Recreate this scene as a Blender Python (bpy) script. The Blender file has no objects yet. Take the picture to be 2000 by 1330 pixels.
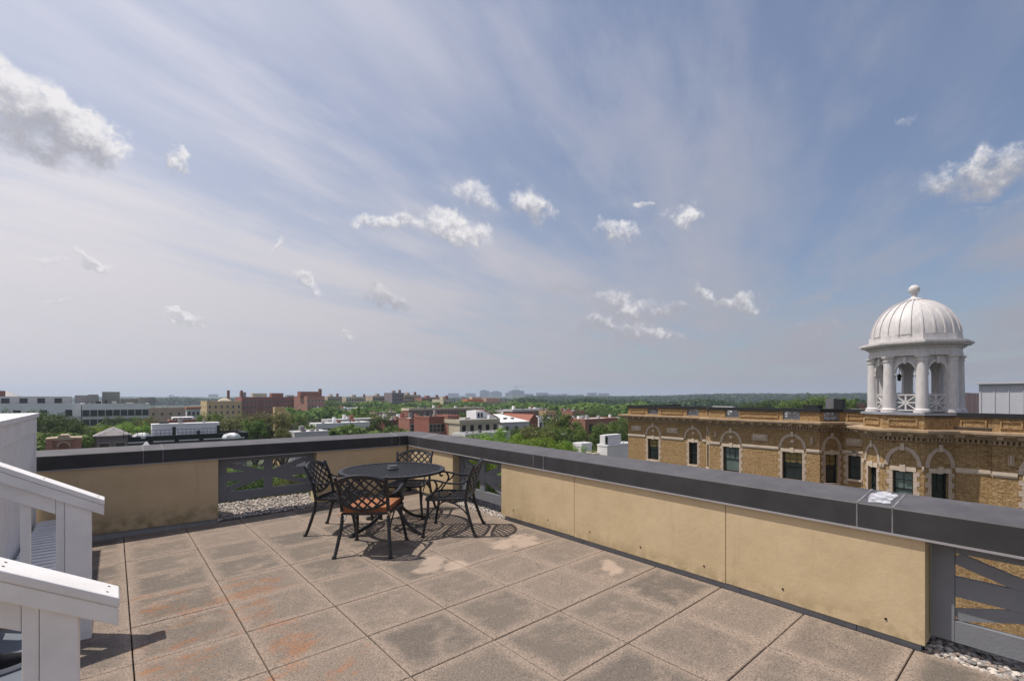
import bpy, math, random
from mathutils import Vector, Matrix
R = math.radians
scene = bpy.context.scene
col = scene.collection
# ------------------------------------------------------------------ camera
F, HZ, TH, EYE = 925.0, 776.0, R(49.9), 1.6206      # focal length and horizon in photograph pixels
ST, CT = math.sin(TH), math.cos(TH)
cam = bpy.data.objects.new('camera', bpy.data.cameras.new('camera'))
col.objects.link(cam)
cam.location = (0, 0, EYE)
cam.rotation_euler = (R(90), 0, TH - R(90))
cam.data.sensor_width = 36
cam.data.lens = F / 2000 * 36
cam.data.shift_y = (HZ - 665) / 2000
cam.data.clip_start = .05
cam.data.clip_end = 30000
scene.camera = cam

# ------------------------------------------------------------------ sky and sun
SUN = Vector((-.35, .34, 1)).normalized()            # towards the sun
SUN_EL = math.asin(SUN.z)
world = bpy.data.worlds.new('World')
scene.world = world
world.use_nodes = True
WT = world.node_tree
for n in list(WT.nodes):
    WT.nodes.remove(n)


class NT:
    """small helper around a node tree"""
    def __init__(s, tree):
        s.t = tree

    def n(s, typ, inp=None, **kw):
        nd = s.t.nodes.new(typ)
        for k, v in kw.items():
            setattr(nd, k, v)
        for k, v in (inp or {}).items():
            s.set(nd, k, v)
        return nd

    def set(s, nd, k, v):
        i = nd.inputs[k]
        if hasattr(v, 'is_output') or hasattr(v, 'links') and hasattr(v, 'node'):
            s.t.links.new(v, i)
        else:
            if isinstance(v, (tuple, list)) and i.type == 'RGBA' and len(v) == 3:
                v = (*v, 1)
            i.default_value = v

    def m(s, op, a, b=0.0, c=None, clamp=False):
        nd = s.n('ShaderNodeMath', operation=op, use_clamp=clamp)
        s.set(nd, 0, a)
        s.set(nd, 1, b)
        if c is not None:
            s.set(nd, 2, c)
        return nd.outputs[0]

    def vm(s, op, a, b=None, sc=None):
        nd = s.n('ShaderNodeVectorMath', operation=op)
        s.set(nd, 0, a)
        if b is not None:
            s.set(nd, 1, b)
        if sc is not None:
            s.set(nd, 'Scale', sc)
        return nd.outputs['Value'] if op in ('DOT_PRODUCT', 'LENGTH', 'DISTANCE') else nd.outputs[0]

    def noise(s, vec, scale, detail=4, rough=.55, out=0, **kw):
        nd = s.n('ShaderNodeTexNoise', {'Scale': scale, 'Detail': detail, 'Roughness': rough}, **kw)
        if vec is not None:
            s.set(nd, 'Vector', vec)
        return nd.outputs[out]

    def ramp(s, fac, a, b, va=0.0, vb=1.0, smooth=True):
        nd = s.n('ShaderNodeMapRange', {'Value': fac, 'From Min': a, 'From Max': b, 'To Min': va, 'To Max': vb})
        nd.interpolation_type = 'SMOOTHSTEP' if smooth else 'LINEAR'
        return nd.outputs[0]

    def mix(s, fac, a, b, mode='MIX'):
        nd = s.n('ShaderNodeMix', data_type='RGBA', blend_type=mode)
        s.set(nd, 0, fac)
        s.set(nd, 6, a)
        s.set(nd, 7, b)
        return nd.outputs[2]


def ray(x, y):
    """direction of photograph pixel (depth component 1)"""
    a = (x - 1000) / F
    return Vector((a * ST + CT, -a * CT + ST, -(y - HZ) / F))


def at_depth(x, y, d):
    return Vector((0, 0, EYE)) + ray(x, y) * d


def build_sky():
    k = NT(WT)
    sky = k.n('ShaderNodeTexSky', sky_type='NISHITA', sun_disc=False)
    sky.sun_elevation = SUN_EL
    sky.sun_rotation = math.atan2(SUN.x, SUN.y)
    sky.altitude = 50
    sky.air_density = 1.25
    sky.dust_density = .9
    sky.ozone_density = 4.0
    d = k.n('ShaderNodeTexCoord').outputs['Generated']
    d = k.vm('NORMALIZE', d)
    sep = k.n('ShaderNodeSeparateXYZ', {0: d})
    z = k.m('MAXIMUM', sep.outputs[2], .012)
    zz = k.m('ADD', z, .06)
    # high thin cloud lies on a flat layer: project the direction on it
    proj = k.n('ShaderNodeCombineXYZ', {0: k.m('DIVIDE', sep.outputs[0], zz), 1: k.m('DIVIDE', sep.outputs[1], zz), 2: 0.0}).outputs[0]
    v = ray(1480, HZ)
    ang = math.atan2(v.y, v.x)
    rot = k.n('ShaderNodeMapping', {'Vector': proj, 'Rotation': (0, 0, -ang)}).outputs[0]
    st1 = k.n('ShaderNodeMapping', {'Vector': rot, 'Scale': (.26, .95, 1), 'Location': (.3, 2.05, 0)}).outputs[0]
    n1 = k.noise(st1, 1.0, 7, .52)
    st2 = k.n('ShaderNodeMapping', {'Vector': rot, 'Scale': (.75, 2.0, 1), 'Location': (4.1, 1.7, 3)}).outputs[0]
    n2 = k.noise(st2, 1.0, 8, .6)
    n3 = k.noise(k.n('ShaderNodeMapping', {'Vector': rot, 'Scale': (.30, .42, 1), 'Location': (7.6, 3.2, 9)}).outputs[0], 1.0, 4, .5)
    # optical depth of the veil, longer path near the horizon
    tau = k.m('ADD', k.m('MULTIPLY', k.ramp(n1, .40, .66), 1.25), k.m('MULTIPLY', k.ramp(n2, .44, .72), .70))
    # a denser cloud sheet covers the left of the view, its edge broken by noise
    side = k.vm('DOT_PRODUCT', proj, (ST, -CT, 0))
    sheet = k.ramp(k.m('ADD', side, k.m('MULTIPLY', k.m('SUBTRACT', n3, .5), 3.0)), .5, -2.6)
    tau = k.m('MULTIPLY', tau, k.m('ADD', .42, k.m('MULTIPLY', sheet, .95)))
    tau = k.m('ADD', tau, k.m('MULTIPLY', sheet, .55))
    tau = k.m('ADD', tau, .14)
    path = k.m('DIVIDE', .62, k.m('ADD', z, .10))
    alpha = k.m('SUBTRACT', 1.0, k.m('POWER', 2.718, k.m('MULTIPLY', k.m('MULTIPLY', tau, path), -1.15)))
    glow = k.vm('DOT_PRODUCT', d, tuple(SUN))
    veil = k.mix(k.m('POWER', k.ramp(glow, -.25, .85, 0, 1, False), 1.4), (3.9, 3.8, 4.3), (10.9, 10.4, 10.7))
    c = k.mix(alpha, k.mix(1.0, sky.outputs[0], (.92, .985, 1.10), 'MULTIPLY'), veil)
    # fair weather cumulus: (pixel x, y, half width, half height, tilt down to the right, opacity, greyness)
    CL = [(70, 205, 105, 48, 32, 1.2, 0), (165, 262, 62, 40, 30, 1.15, .1), (60, 275, 110, 42, 22, .8, .9), (348, 316, 22, 13, 45, .9, 0), (172, 506, 48, 12, 25, .8, .1),
          (85, 508, 34, 8, 22, .5, 0), (918, 383, 52, 25, 12, .7, 0), (1042, 400, 46, 36, 15, 1.1, .15), (758, 430, 72, 17, 6, .9, 0),
          (890, 446, 72, 26, 20, 1, .1), (1205, 450, 44, 20, 18, .9, .1), (1263, 405, 18, 11, 0, .8, 0), (1338, 420, 32, 22, -10, .95, .1),
          (1925, 340, 105, 36, -14, .95, .45), (1785, 232, 28, 10, -30, .4, .1), (748, 584, 42, 17, 12, .85, .5), (608, 544, 24, 12, 35, .85, .1),
          (370, 621, 38, 9, 14, .9, 0), (125, 594, 22, 8, 0, .5, 0), (685, 658, 14, 7, 10, .7, .1), (1110, 562, 56, 16, 12, .5, 1),
          (1225, 604, 95, 26, 4, .85, .45), (1330, 610, 50, 16, -5, .5, .8), (1390, 572, 36, 16, 15, .8, .4), (1456, 586, 34, 18, 8, .9, .4), (1588, 580, 24, 12, -15, .5, 1),
          (1180, 650, 66, 17, 8, .9, .6), (1275, 655, 58, 17, 8, 1, .5), (1612, 648, 78, 14, 0, .5, 1), (548, 490, 22, 9, -25, .6, 0), (370, 405, 34, 12, 30, .35, 0),
          (1960, 395, 60, 12, -10, .4, .8)]
    nv = k.n('ShaderNodeTexNoise', {'Vector': d, 'Scale': 26.0, 'Detail': 7.0, 'Roughness': .62})
    nw = k.n('ShaderNodeTexNoise', {'Vector': d, 'Scale': 9.0, 'Detail': 3.0, 'Roughness': .5})
    off = k.vm('ADD', k.vm('SCALE', k.vm('SUBTRACT', nv.outputs[1], (.5, .5, .5)), sc=.075), k.vm('SCALE', k.vm('SUBTRACT', nw.outputs[1], (.5, .5, .5)), sc=.07))
    dd = k.vm('ADD', d, off)
    sb = sv = None
    for (x, y, w, h, t, o, g) in CL:
        c0 = ray(x, y)
        s = c0.length
        c0.normalize()
        right = Vector((ST, -CT, 0))
        right = (right - c0 * right.dot(c0)).normalized()
        up = right.cross(c0)
        if up.z < 0:
            up = -up
        a = R(t)
        u = right * math.cos(a) - up * math.sin(a)
        vv = right * math.sin(a) + up * math.cos(a)
        # pixels to angle at this place in the wide picture
        fu = F * s / (1 + .0 * w)
        U = k.vm('DOT_PRODUCT', dd, tuple(u * (fu / w)))
        V = k.vm('DOT_PRODUCT', dd, tuple(vv * (fu / h)))
        q = k.m('MULTIPLY_ADD', V, V, k.m('MULTIPLY', U, U))
        b = k.m('MULTIPLY', k.m('SUBTRACT', 1.35, k.m('POWER', q, .7), clamp=True), o)
        e = k.m('MULTIPLY', b, k.m('SUBTRACT', V, g * 1.6))
        sb = b if sb is None else k.m('ADD', sb, b)
        sv = e if sv is None else k.m('ADD', sv, e)
    up_mask = k.m('GREATER_THAN', sep.outputs[2], 0.0)
    fine = k.noise(d, 48.0, 9, .68)
    dens = k.m('MULTIPLY', sb, k.m('SUBTRACT', k.m('MULTIPLY', fine, 2.9), .45))
    ca = k.m('MULTIPLY', k.ramp(dens, .06, 1.2, 0, .9), up_mask)
    lit = k.ramp(k.m('ADD', k.m('DIVIDE', sv, k.m('ADD', sb, .05)), k.m('MULTIPLY', k.m('SUBTRACT', fine, .5), 2.6)), -1.1, .45)
    ccol = k.mix(lit, (4.5, 4.5, 5.0), (10.0, 9.7, 9.7))
    c = k.mix(ca, c, ccol)
    bg = k.n('ShaderNodeBackground', {'Color': c, 'Strength': .090})
    out = k.n('ShaderNodeOutputWorld')
    WT.links.new(bg.outputs[0], out.inputs[0])


build_sky()
world.cycles.sampling_method = 'MANUAL'
world.cycles.sample_map_resolution = 512
sun = bpy.data.objects.new('sun', bpy.data.lights.new('sun', 'SUN'))
col.objects.link(sun)
sun.data.energy = 4.8
sun.data.angle = R(.55)
sun.data.color = (1, .93, .84)
sun.rotation_euler = SUN.to_track_quat('Z', 'Y').to_euler()
sun.location = (0, 0, 50)
scene.view_settings.view_transform = 'Standard'
scene.view_settings.look = 'None'
scene.view_settings.exposure = 0
scene.view_settings.gamma = 1
scene.render.engine = 'CYCLES'
scene.cycles.use_denoising = True
scene.cycles.max_bounces = 6
scene.cycles.volume_bounces = 0
scene.cycles.transparent_max_bounces = 8
scene.cycles.sample_clamp_indirect = 6

# ------------------------------------------------------------------ materials
MATS = {}


def newmat(name):
    m = bpy.data.materials.new(name)
    m.use_nodes = True
    k = NT(m.node_tree)
    b = m.node_tree.nodes['Principled BSDF']
    MATS[name] = m
    return m, k, b


def mat(name, c, rough=.7, var=.12, scale=6.0, bump=0.0, bscale=40.0, metal=0.0, spec=.3, objrand=0.0, stretch=None):
    """plain painted / mineral surface: two noise octaves of tone, optional fine relief"""
    if name in MATS:
        return MATS[name]
    m, k, b = newmat(name)
    co = k.n('ShaderNodeTexCoord').outputs['Object']
    if stretch:
        co = k.n('ShaderNodeMapping', {'Vector': co, 'Scale': stretch}).outputs[0]
    n = k.noise(co, scale, 5, .6)
    f = k.ramp(n, .25, .75, 1 - var, 1 + var, False)
    if objrand:
        oi = k.n('ShaderNodeObjectInfo').outputs['Random']
        f = k.m('MULTIPLY', f, k.ramp(oi, 0, 1, 1 - objrand, 1 + objrand, False))
    cc = k.vm('SCALE', c, sc=f)
    k.set(b, 'Base Color', cc)
    b.inputs['Roughness'].default_value = rough
    b.inputs['Metallic'].default_value = metal
    b.inputs['Specular IOR Level'].default_value = spec
    if bump:
        bn = k.n('ShaderNodeBump', {'Height': k.noise(co, bscale, 4, .6), 'Strength': bump, 'Distance': .02})
        k.set(b, 'Normal', bn.outputs[0])
    return m


# ------------------------------------------------------------------ mesh helpers
class MB:
    def __init__(s):
        s.v, s.f, s.mi, s.cur = [], [], [], 0

    def face(s, pts):
        o = len(s.v)
        s.v += [tuple(p) for p in pts]
        s.f.append(tuple(range(o, o + len(pts))))
        s.mi.append(s.cur)

    def box(s, a, b, M=None):
        (x0, y0, z0), (x1, y1, z1) = a, b
        x0, x1 = min(x0, x1), max(x0, x1)
        y0, y1 = min(y0, y1), max(y0, y1)
        z0, z1 = min(z0, z1), max(z0, z1)
        P = [(x0, y0, z0), (x1, y0, z0), (x1, y1, z0), (x0, y1, z0), (x0, y0, z1), (x1, y0, z1), (x1, y1, z1), (x0, y1, z1)]
        return s.hexa(P, M)

    def hexa(s, P, M=None):
        if M is not None:
            P = [tuple(M @ Vector(p)) for p in P]
        o = len(s.v)
        s.v += [tuple(p) for p in P]
        for q in ((0, 3, 2, 1), (4, 5, 6, 7), (0, 1, 5, 4), (1, 2, 6, 5), (2, 3, 7, 6), (3, 0, 4, 7)):
            s.f.append(tuple(o + i for i in q))
            s.mi.append(s.cur)
        return s

    def prism(s, poly, z0, z1, M=None):
        """extrude a counter clockwise xy polygon"""
        n = len(poly)
        P = [(x, y, z0) for x, y in poly] + [(x, y, z1) for x, y in poly]
        if M is not None:
            P = [tuple(M @ Vector(p)) for p in P]
        o = len(s.v)
        s.v += P
        s.f.append(tuple(o + i for i in reversed(range(n))))
        s.f.append(tuple(o + n + i for i in range(n)))
        s.mi += [s.cur] * 2
        for i in range(n):
            j = (i + 1) % n
            s.f.append((o + i, o + j, o + n + j, o + n + i))
            s.mi.append(s.cur)
        return s

    def lathe(s, prof, n=24, c=(0, 0), a0=0.0, M=None):
        o = len(s.v)
        for r, z in prof:
            for i in range(n):
                t = a0 + 2 * math.pi * i / n
                p = (c[0] + r * math.cos(t), c[1] + r * math.sin(t), z)
                s.v.append(tuple(M @ Vector(p)) if M is not None else p)
        for k in range(len(prof) - 1):
            for i in range(n):
                j = (i + 1) % n
                s.f.append((o + k * n + i, o + k * n + j, o + (k + 1) * n + j, o + (k + 1) * n + i))
                s.mi.append(s.cur)
        s.f.append(tuple(o + i for i in reversed(range(n))))
        s.f.append(tuple(o + (len(prof) - 1) * n + i for i in range(n)))
        s.mi += [s.cur] * 2
        return s

    def sweep(s, pts, w, t=None, n=8, up=(0, 0, 1), closed=False):
        """tube (t None, w = radius or list) or flat bar of width w and thickness t along points"""
        pts = [Vector(p) for p in pts]
        N = len(pts)
        o = len(s.v)
        up = Vector(up)
        for i, p in enumerate(pts):
            if closed:
                d = pts[(i + 1) % N] - pts[i - 1]
            else:
                d = pts[min(i + 1, N - 1)] - pts[max(i - 1, 0)]
            d.normalize()
            side = d.cross(up)
            if side.length < 1e-4:
                side = d.cross(Vector((1, 0, 0)))
            side.normalize()
            u2 = side.cross(d)
            ww = w[i] if isinstance(w, (list, tuple)) else w
            if t is None:
                ring = [p + side * (ww * math.cos(2 * math.pi * k / n)) + u2 * (ww * math.sin(2 * math.pi * k / n)) for k in range(n)]
            else:
                ring = [p + side * (a * ww / 2) + u2 * (b * t / 2) for a, b in ((-1, -1), (1, -1), (1, 1), (-1, 1))]
            s.v += [tuple(q) for q in ring]
        m = n if t is None else 4
        for i in range(N if closed else N - 1):
            for k in range(m):
                a, b = o + i * m + k, o + i * m + (k + 1) % m
                i2 = (i + 1) % N
                c, d = o + i2 * m + (k + 1) % m, o + i2 * m + k
                s.f.append((a, b, c, d))
                s.mi.append(s.cur)
        if not closed:
            s.f.append(tuple(o + k for k in reversed(range(m))))
            s.f.append(tuple(o + (N - 1) * m + k for k in range(m)))
            s.mi += [s.cur] * 2
        return s

    def mesh(s, name, mats, smooth=None):
        me = bpy.data.meshes.new(name)
        me.from_pydata(s.v, [], s.f)
        for m in (mats if isinstance(mats, (list, tuple)) else [mats]):
            me.materials.append(m)
        if isinstance(mats, (list, tuple)) and len(mats) > 1:
            me.polygons.foreach_set('material_index', s.mi)
        if smooth:
            me.shade_smooth()
            me.set_sharp_from_angle(angle=R(smooth))
        me.update()
        return me

    def ob(s, name, mats, parent=None, loc=(0, 0, 0), smooth=None, bevel=0.0):
        return link(name, s.mesh(name, mats, smooth), parent, loc, bevel=bevel)


def link(name, me, parent=None, loc=(0, 0, 0), rz=0.0, scale=None, bevel=0.0):
    o = bpy.data.objects.new(name, me)
    col.objects.link(o)
    o.parent = parent
    o.location = loc
    if rz:
        o.rotation_euler = (0, 0, rz)
    if scale:
        o.scale = scale
    if bevel:
        b = o.modifiers.new('bevel', 'BEVEL')
        b.width = bevel
        b.segments = 2
        b.limit_method = 'ANGLE'
    return o


def thing(name, label, cat, loc=(0, 0, 0), rz=0.0, group=None):
    o = bpy.data.objects.new(name, None)
    col.objects.link(o)
    o.empty_display_size = .2
    o.location = loc
    o.rotation_euler = (0, 0, rz)
    return tag(o, label, cat, group)


def tag(o, label=None, cat=None, group=None, kind=None):
    for k_, v_ in (('label', label), ('category', cat), ('group', group), ('kind', kind)):
        if v_:
            o[k_] = v_
    return o


def copy_tree(o, parent=None):
    c = o.copy()
    col.objects.link(c)
    c.parent = parent
    for ch in o.children:
        copy_tree(ch, c)
    return c


def structure(name, parent=None):
    o = bpy.data.objects.new(name, None)
    col.objects.link(o)
    o['kind'] = 'structure'
    return o
# ------------------------------------------------------------------ terrace
rnd = random.Random(5)


def fz(X, Y):
    """the paving falls gently towards its drains"""
    x, y = X / EYE, min(Y, 7.4) / EYE - 2
    return EYE * (.0045 * x - .0052 * y + .006 * x * x - .0012 * x * y - .0023 * y * y)


def fl(px, py):
    z = 0
    for _ in range(25):
        d = ray(px, py)
        p = Vector((0, 0, EYE)) + d * ((z - EYE) / d.z)
        z = .5 * z + .5 * fz(p.x, p.y)
    return p


def paver_mat():
    m, k, b = newmat('paver_concrete')
    g = k.n('ShaderNodeNewGeometry').outputs['Position']
    oc = k.n('ShaderNodeTexCoord').outputs['Object']
    rv = k.n('ShaderNodeObjectInfo').outputs['Random']
    grain = k.noise(g, 95, 3, .8)
    grain2 = k.noise(g, 42, 3, .8)
    stain = k.noise(g, 2.6, 6, .62)
    st2 = k.noise(k.n('ShaderNodeMapping', {'Vector': g, 'Scale': (.85, 1.15, 1), 'Rotation': (0, 0, .5)}).outputs[0], 7, 6, .65)
    se = k.n('ShaderNodeSeparateXYZ', {0: oc})
    ex = k.m('ABSOLUTE', se.outputs[0])
    ey = k.m('ABSOLUTE', se.outputs[1])
    edge = k.m('MAXIMUM', ex, ey)
    edge = k.m('ADD', edge, k.m('MULTIPLY', k.m('SUBTRACT', stain, .5), .16))
    # weathered grey middle, cleaner pale margins
    dark = k.m('MULTIPLY', k.ramp(edge, .305, .20), k.ramp(k.m('ADD', k.m('MULTIPLY', stain, .6), k.m('MULTIPLY', st2, .5)), .36, .58))
    dark = k.m('MULTIPLY', dark, k.ramp(rv, 0, 1, .35, .95, False))
    pos = k.n('ShaderNodeSeparateXYZ', {0: g})
    c = k.mix(dark, (.325, .253, .200), (.138, .118, .099))
    c = k.mix(k.ramp(grain, .42, .64, 0, .72), c, (.075, .067, .060))
    c = k.mix(k.ramp(grain2, .58, .74, 0, .5), c, (.46, .38, .32))
    # clean sandy patches left where things stood
    acc = None
    for (px, py, a, bb, rot) in ((842, 1102, .26, .12, .75), (892, 1104, .12, .12, .2), (1020, 1055, .24, .17, .9), (1195, 1108, .20, .09, 1.0), (985, 1062, .17, .12, .3)):
        p = fl(px, py)
        dx = k.m('SUBTRACT', pos.outputs[0], p.x)
        dy = k.m('SUBTRACT', pos.outputs[1], p.y)
        u = k.m('DIVIDE', k.m('ADD', k.m('MULTIPLY', dx, math.cos(rot)), k.m('MULTIPLY', dy, math.sin(rot))), a)
        v = k.m('DIVIDE', k.m('SUBTRACT', k.m('MULTIPLY', dy, math.cos(rot)), k.m('MULTIPLY', dx, math.sin(rot))), bb)
        q = k.m('ADD', k.m('MULTIPLY', u, u), k.m('MULTIPLY', v, v))
        acc = q if acc is None else k.m('MINIMUM', acc, q)
    acc = k.m('ADD', acc, k.m('MULTIPLY', k.m('SUBTRACT', st2, .5), 4.0))
    c = k.mix(k.ramp(acc, 1.5, .4, 0, .6), c, (.45, .35, .275))
    # rust, mostly on the column of slabs near the steps
    rn = k.noise(k.n('ShaderNodeMapping', {'Vector': g, 'Scale': (1.0, 1.7, 1)}).outputs[0], 2.6, 8, .74)
    dxr = k.m('ABSOLUTE', k.m('SUBTRACT', pos.outputs[0], .62))
    near = k.m('MULTIPLY', k.ramp(dxr, 1.0, .25), k.ramp(pos.outputs[1], 5.6, 4.6))
    thr = k.m('SUBTRACT', .69, k.m('MULTIPLY', near, .175))
    rust = k.ramp(k.m('SUBTRACT', rn, thr), -.03, .11, 0, .75)
    c = k.mix(k.m('MULTIPLY', rust, k.ramp(grain, .40, .58, 1, .15)), c, (.34, .125, .035))
    k.set(b, 'Base Color', c)
    b.inputs['Roughness'].default_value = .92
    b.inputs['Specular IOR Level'].default_value = .15
    bn = k.n('ShaderNodeBump', {'Height': k.m('ADD', grain, k.m('MULTIPLY', grain2, .7)), 'Strength': .55, 'Distance': .006})
    k.set(b, 'Normal', bn.outputs[0])
    return m


M_PAVER = paver_mat()


def panel_mat():
    m, k, b = newmat('cream_panel')
    oc = k.n('ShaderNodeTexCoord').outputs['Object']
    g = k.n('ShaderNodeNewGeometry').outputs['Position']
    se = k.n('ShaderNodeSeparateXYZ', {0: g})
    n = k.noise(g, 3.0, 6, .6)
    n2 = k.noise(g, 9, 6, .65)
    c = k.mix(k.ramp(n, .3, .7), (.50, .385, .235), (.55, .43, .27))
    hgt = k.m('ADD', se.outputs[2], k.m('MULTIPLY', k.m('SUBTRACT', n2, .5), .42))
    c = k.mix(k.m('MULTIPLY', k.ramp(hgt, .34, .10), k.ramp(n2, .40, .70, 0, .8)), c, (.21, .165, .075))
    c = k.mix(k.ramp(k.noise(k.n('ShaderNodeMapping', {'Vector': g, 'Scale': (3, 3, .35)}).outputs[0], 5, 6, .75), .54, .78, 0, .30), c, (.25, .2, .12))
    k.set(b, 'Base Color', c)
    b.inputs['Roughness'].default_value = .6
    b.inputs['Specular IOR Level'].default_value = .25
    bn = k.n('ShaderNodeBump', {'Height': k.m('ADD', k.noise(g, 300, 2, .5), k.m('MULTIPLY', n, 9.0)), 'Strength': .16, 'Distance': .012})
    k.set(b, 'Normal', bn.outputs[0])
    return m


M_PANEL = panel_mat()
M_PEDGE = mat('panel_edge', (.50, .40, .25), .6, .1)


def coping_mat():
    m, k, b = newmat('dark_metal_coping')
    g = k.n('ShaderNodeNewGeometry')
    P = g.outputs['Position']
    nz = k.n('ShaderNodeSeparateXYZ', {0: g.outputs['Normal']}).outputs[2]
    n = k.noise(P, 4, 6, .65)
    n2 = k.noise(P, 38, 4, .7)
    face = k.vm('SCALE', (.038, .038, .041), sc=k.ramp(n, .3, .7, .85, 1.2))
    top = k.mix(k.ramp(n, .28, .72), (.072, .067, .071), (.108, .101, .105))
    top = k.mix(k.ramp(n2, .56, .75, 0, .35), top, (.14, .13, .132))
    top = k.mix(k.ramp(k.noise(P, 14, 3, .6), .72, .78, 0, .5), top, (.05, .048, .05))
    c = k.mix(k.ramp(nz, .5, .8), face, top)          # upward faces take the paler top colour
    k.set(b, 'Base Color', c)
    b.inputs['Roughness'].default_value = .5
    b.inputs['Specular IOR Level'].default_value = .35
    return m


M_COP = coping_mat()
M_SEAL = mat('pale_sealant', (.17, .168, .172), .6, .5, 14)
M_DRIP = mat('grey_drip_edge', (.30, .29, .30), .5, .1)
M_KERB = mat('kerb_flashing', (.22, .23, .25), .6, .18, 5, .1)
M_KERBL = mat('pale_kerb_flashing', (.42, .42, .42), .65, .25, 4, .1)
M_GREY = mat('grey_painted_wood', (.17, .178, .195), .6, .12, 3, .15, 60)
M_BLACK = mat('black_joint', (.012, .012, .012), .9)
M_MEMB = mat('roof_membrane', (.06, .06, .062), .9, .2)

terrace = structure('terrace_floor')
XT0, YT0, TS = -.5154, 4.292, .61


def wallx(Y):
    """inner face line of the right-hand parapet coping"""
    return 3.70 + .0205 * (Y - .17)


def wallz(Y):
    return .929 + (Y - .17) * .00502


YL, ZL = 7.34, .965
# paving slabs
pm = MB()
hs = (TS - .007) / 2
ch = .004
ring = [(-hs, -hs), (hs, -hs), (hs, hs), (-hs, hs)]
o = [(x, y, -.05) for x, y in ring] + [(x, y, -ch) for x, y in ring] + [(x * (1 - ch / hs), y * (1 - ch / hs), 0) for x, y in ring]
pm.v = o
pm.f = [(8, 9, 10, 11)] + [(a + i, a + (i + 1) % 4, a + 4 + (i + 1) % 4, a + 4 + i) for a in (0, 4) for i in range(4)]
pm.mi = [0] * 9
paver = pm.mesh('paving_slab', M_PAVER)
for i in range(-1, 7):
    for j in range(-9, 5):
        x0, x1 = XT0 + i * TS, XT0 + (i + 1) * TS
        yc = YT0 + (j + .5) * TS
        if i == 6:
            x1 = wallx(yc) + .062
        if x0 < -.7 and yc < 2.2 or yc < -.9 and x0 < 1:
            continue
        xc = (x0 + x1) / 2
        e = .25
        z = fz(xc, yc)
        gx_, gy_ = (fz(xc + e, yc) - fz(xc - e, yc)) / (2 * e), (fz(xc, yc + e) - fz(xc, yc - e)) / (2 * e)
        p = link('paving_slab', paver, terrace, (xc, yc, z + rnd.uniform(-.0015, .0015)))
        p.rotation_euler = (math.atan(gy_) + rnd.uniform(-.002, .002), -math.atan(gx_) + rnd.uniform(-.002, .002), rnd.uniform(-.0025, .0025))
        p.scale = ((x1 - x0 - .007) / (TS - .007), 1, 1)
sub = MB()
NX, NY = 12, 20
gxs = [-1.3 + 5.75 * i / NX for i in range(NX + 1)]
gys = [-1.4 + 9.45 * j / NY for j in range(NY + 1)]
for i in range(NX):
    for j in range(NY):
        q = [(gxs[i], gys[j]), (gxs[i + 1], gys[j]), (gxs[i + 1], gys[j + 1]), (gxs[i], gys[j + 1])]
        sub.face([(x, y, fz(x, y) - .056) for x, y in q])
s_ = sub.ob('roof_membrane', M_MEMB, terrace)


# parapets ---------------------------------------------------------------
def frame_pt(wall, a, n, z):
    """a along the wall, n towards the outside, z up"""
    if wall == 'L':
        return (a, YL + n, z)
    return (wallx(a) + n, a, z)


def zc(wall, a):
    return ZL + .0 * a if wall == 'L' else wallz(a)


def wbox(mb, wall, a0, a1, n0, n1, z0, z1):
    """z0/z1 as numbers or functions of a"""
    f0 = z0 if callable(z0) else (lambda a, v=z0: v)
    f1 = z1 if callable(z1) else (lambda a, v=z1: v)
    if wall == 'L':
        P = [(a0, n0, f0(a0)), (a1, n0, f0(a1)), (a1, n1, f0(a1)), (a0, n1, f0(a0)), (a0, n0, f1(a0)), (a1, n0, f1(a1)), (a1, n1, f1(a1)), (a0, n1, f1(a0))]
    else:
        P = [(a1, n0, f0(a1)), (a0, n0, f0(a0)), (a0, n1, f0(a0)), (a1, n1, f0(a1)), (a1, n0, f1(a1)), (a0, n0, f1(a0)), (a0, n1, f1(a0)), (a1, n1, f1(a1))]
    mb.hexa([frame_pt(wall, *p) for p in P])


CW, CD, CH = .36, .042, .155


def coping(wall, a0, a1, root, patch=False):
    mb = MB()
    zt = lambda a: zc(wall, a)
    pts = []
    for a in (a0, a1):
        pts.append([frame_pt(wall, a, 0, zt(a) - CH), frame_pt(wall, a, CW, zt(a) - CH + .02), frame_pt(wall, a, CW, zt(a) + CD), frame_pt(wall, a, .004, zt(a) + .002), frame_pt(wall, a, 0, zt(a) - .004)])
    A, B = pts if wall == 'L' else pts[::-1]
    n = len(A)
    for i in range(n):
        j = (i + 1) % n
        mb.face([A[i], B[i], B[j], A[j]][::-1] if False else [A[i], A[j], B[j], B[i]][::-1])
    mb.face(A)
    mb.face(B[::-1])
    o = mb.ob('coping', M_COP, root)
    return o


def seam(wall, a, root, w=.008):
    mb = MB()
    zt = lambda q: zc(wall, q)
    wbox(mb, wall, a - w / 2, a + w / 2, -.0025, .0, lambda q: zt(q) - CH - .002, lambda q: zt(q) + .001)
    A = [frame_pt(wall, a + s * w * .8, n, zt(a) + .003 + (CD * n / CW)) for n in (0, CW) for s in (-1, 1)]
    mb.face([A[0], A[1], A[3], A[2]] if wall == 'L' else [A[1], A[0], A[2], A[3]])
    return mb.ob('sealed_seam', M_SEAL, root)


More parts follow.
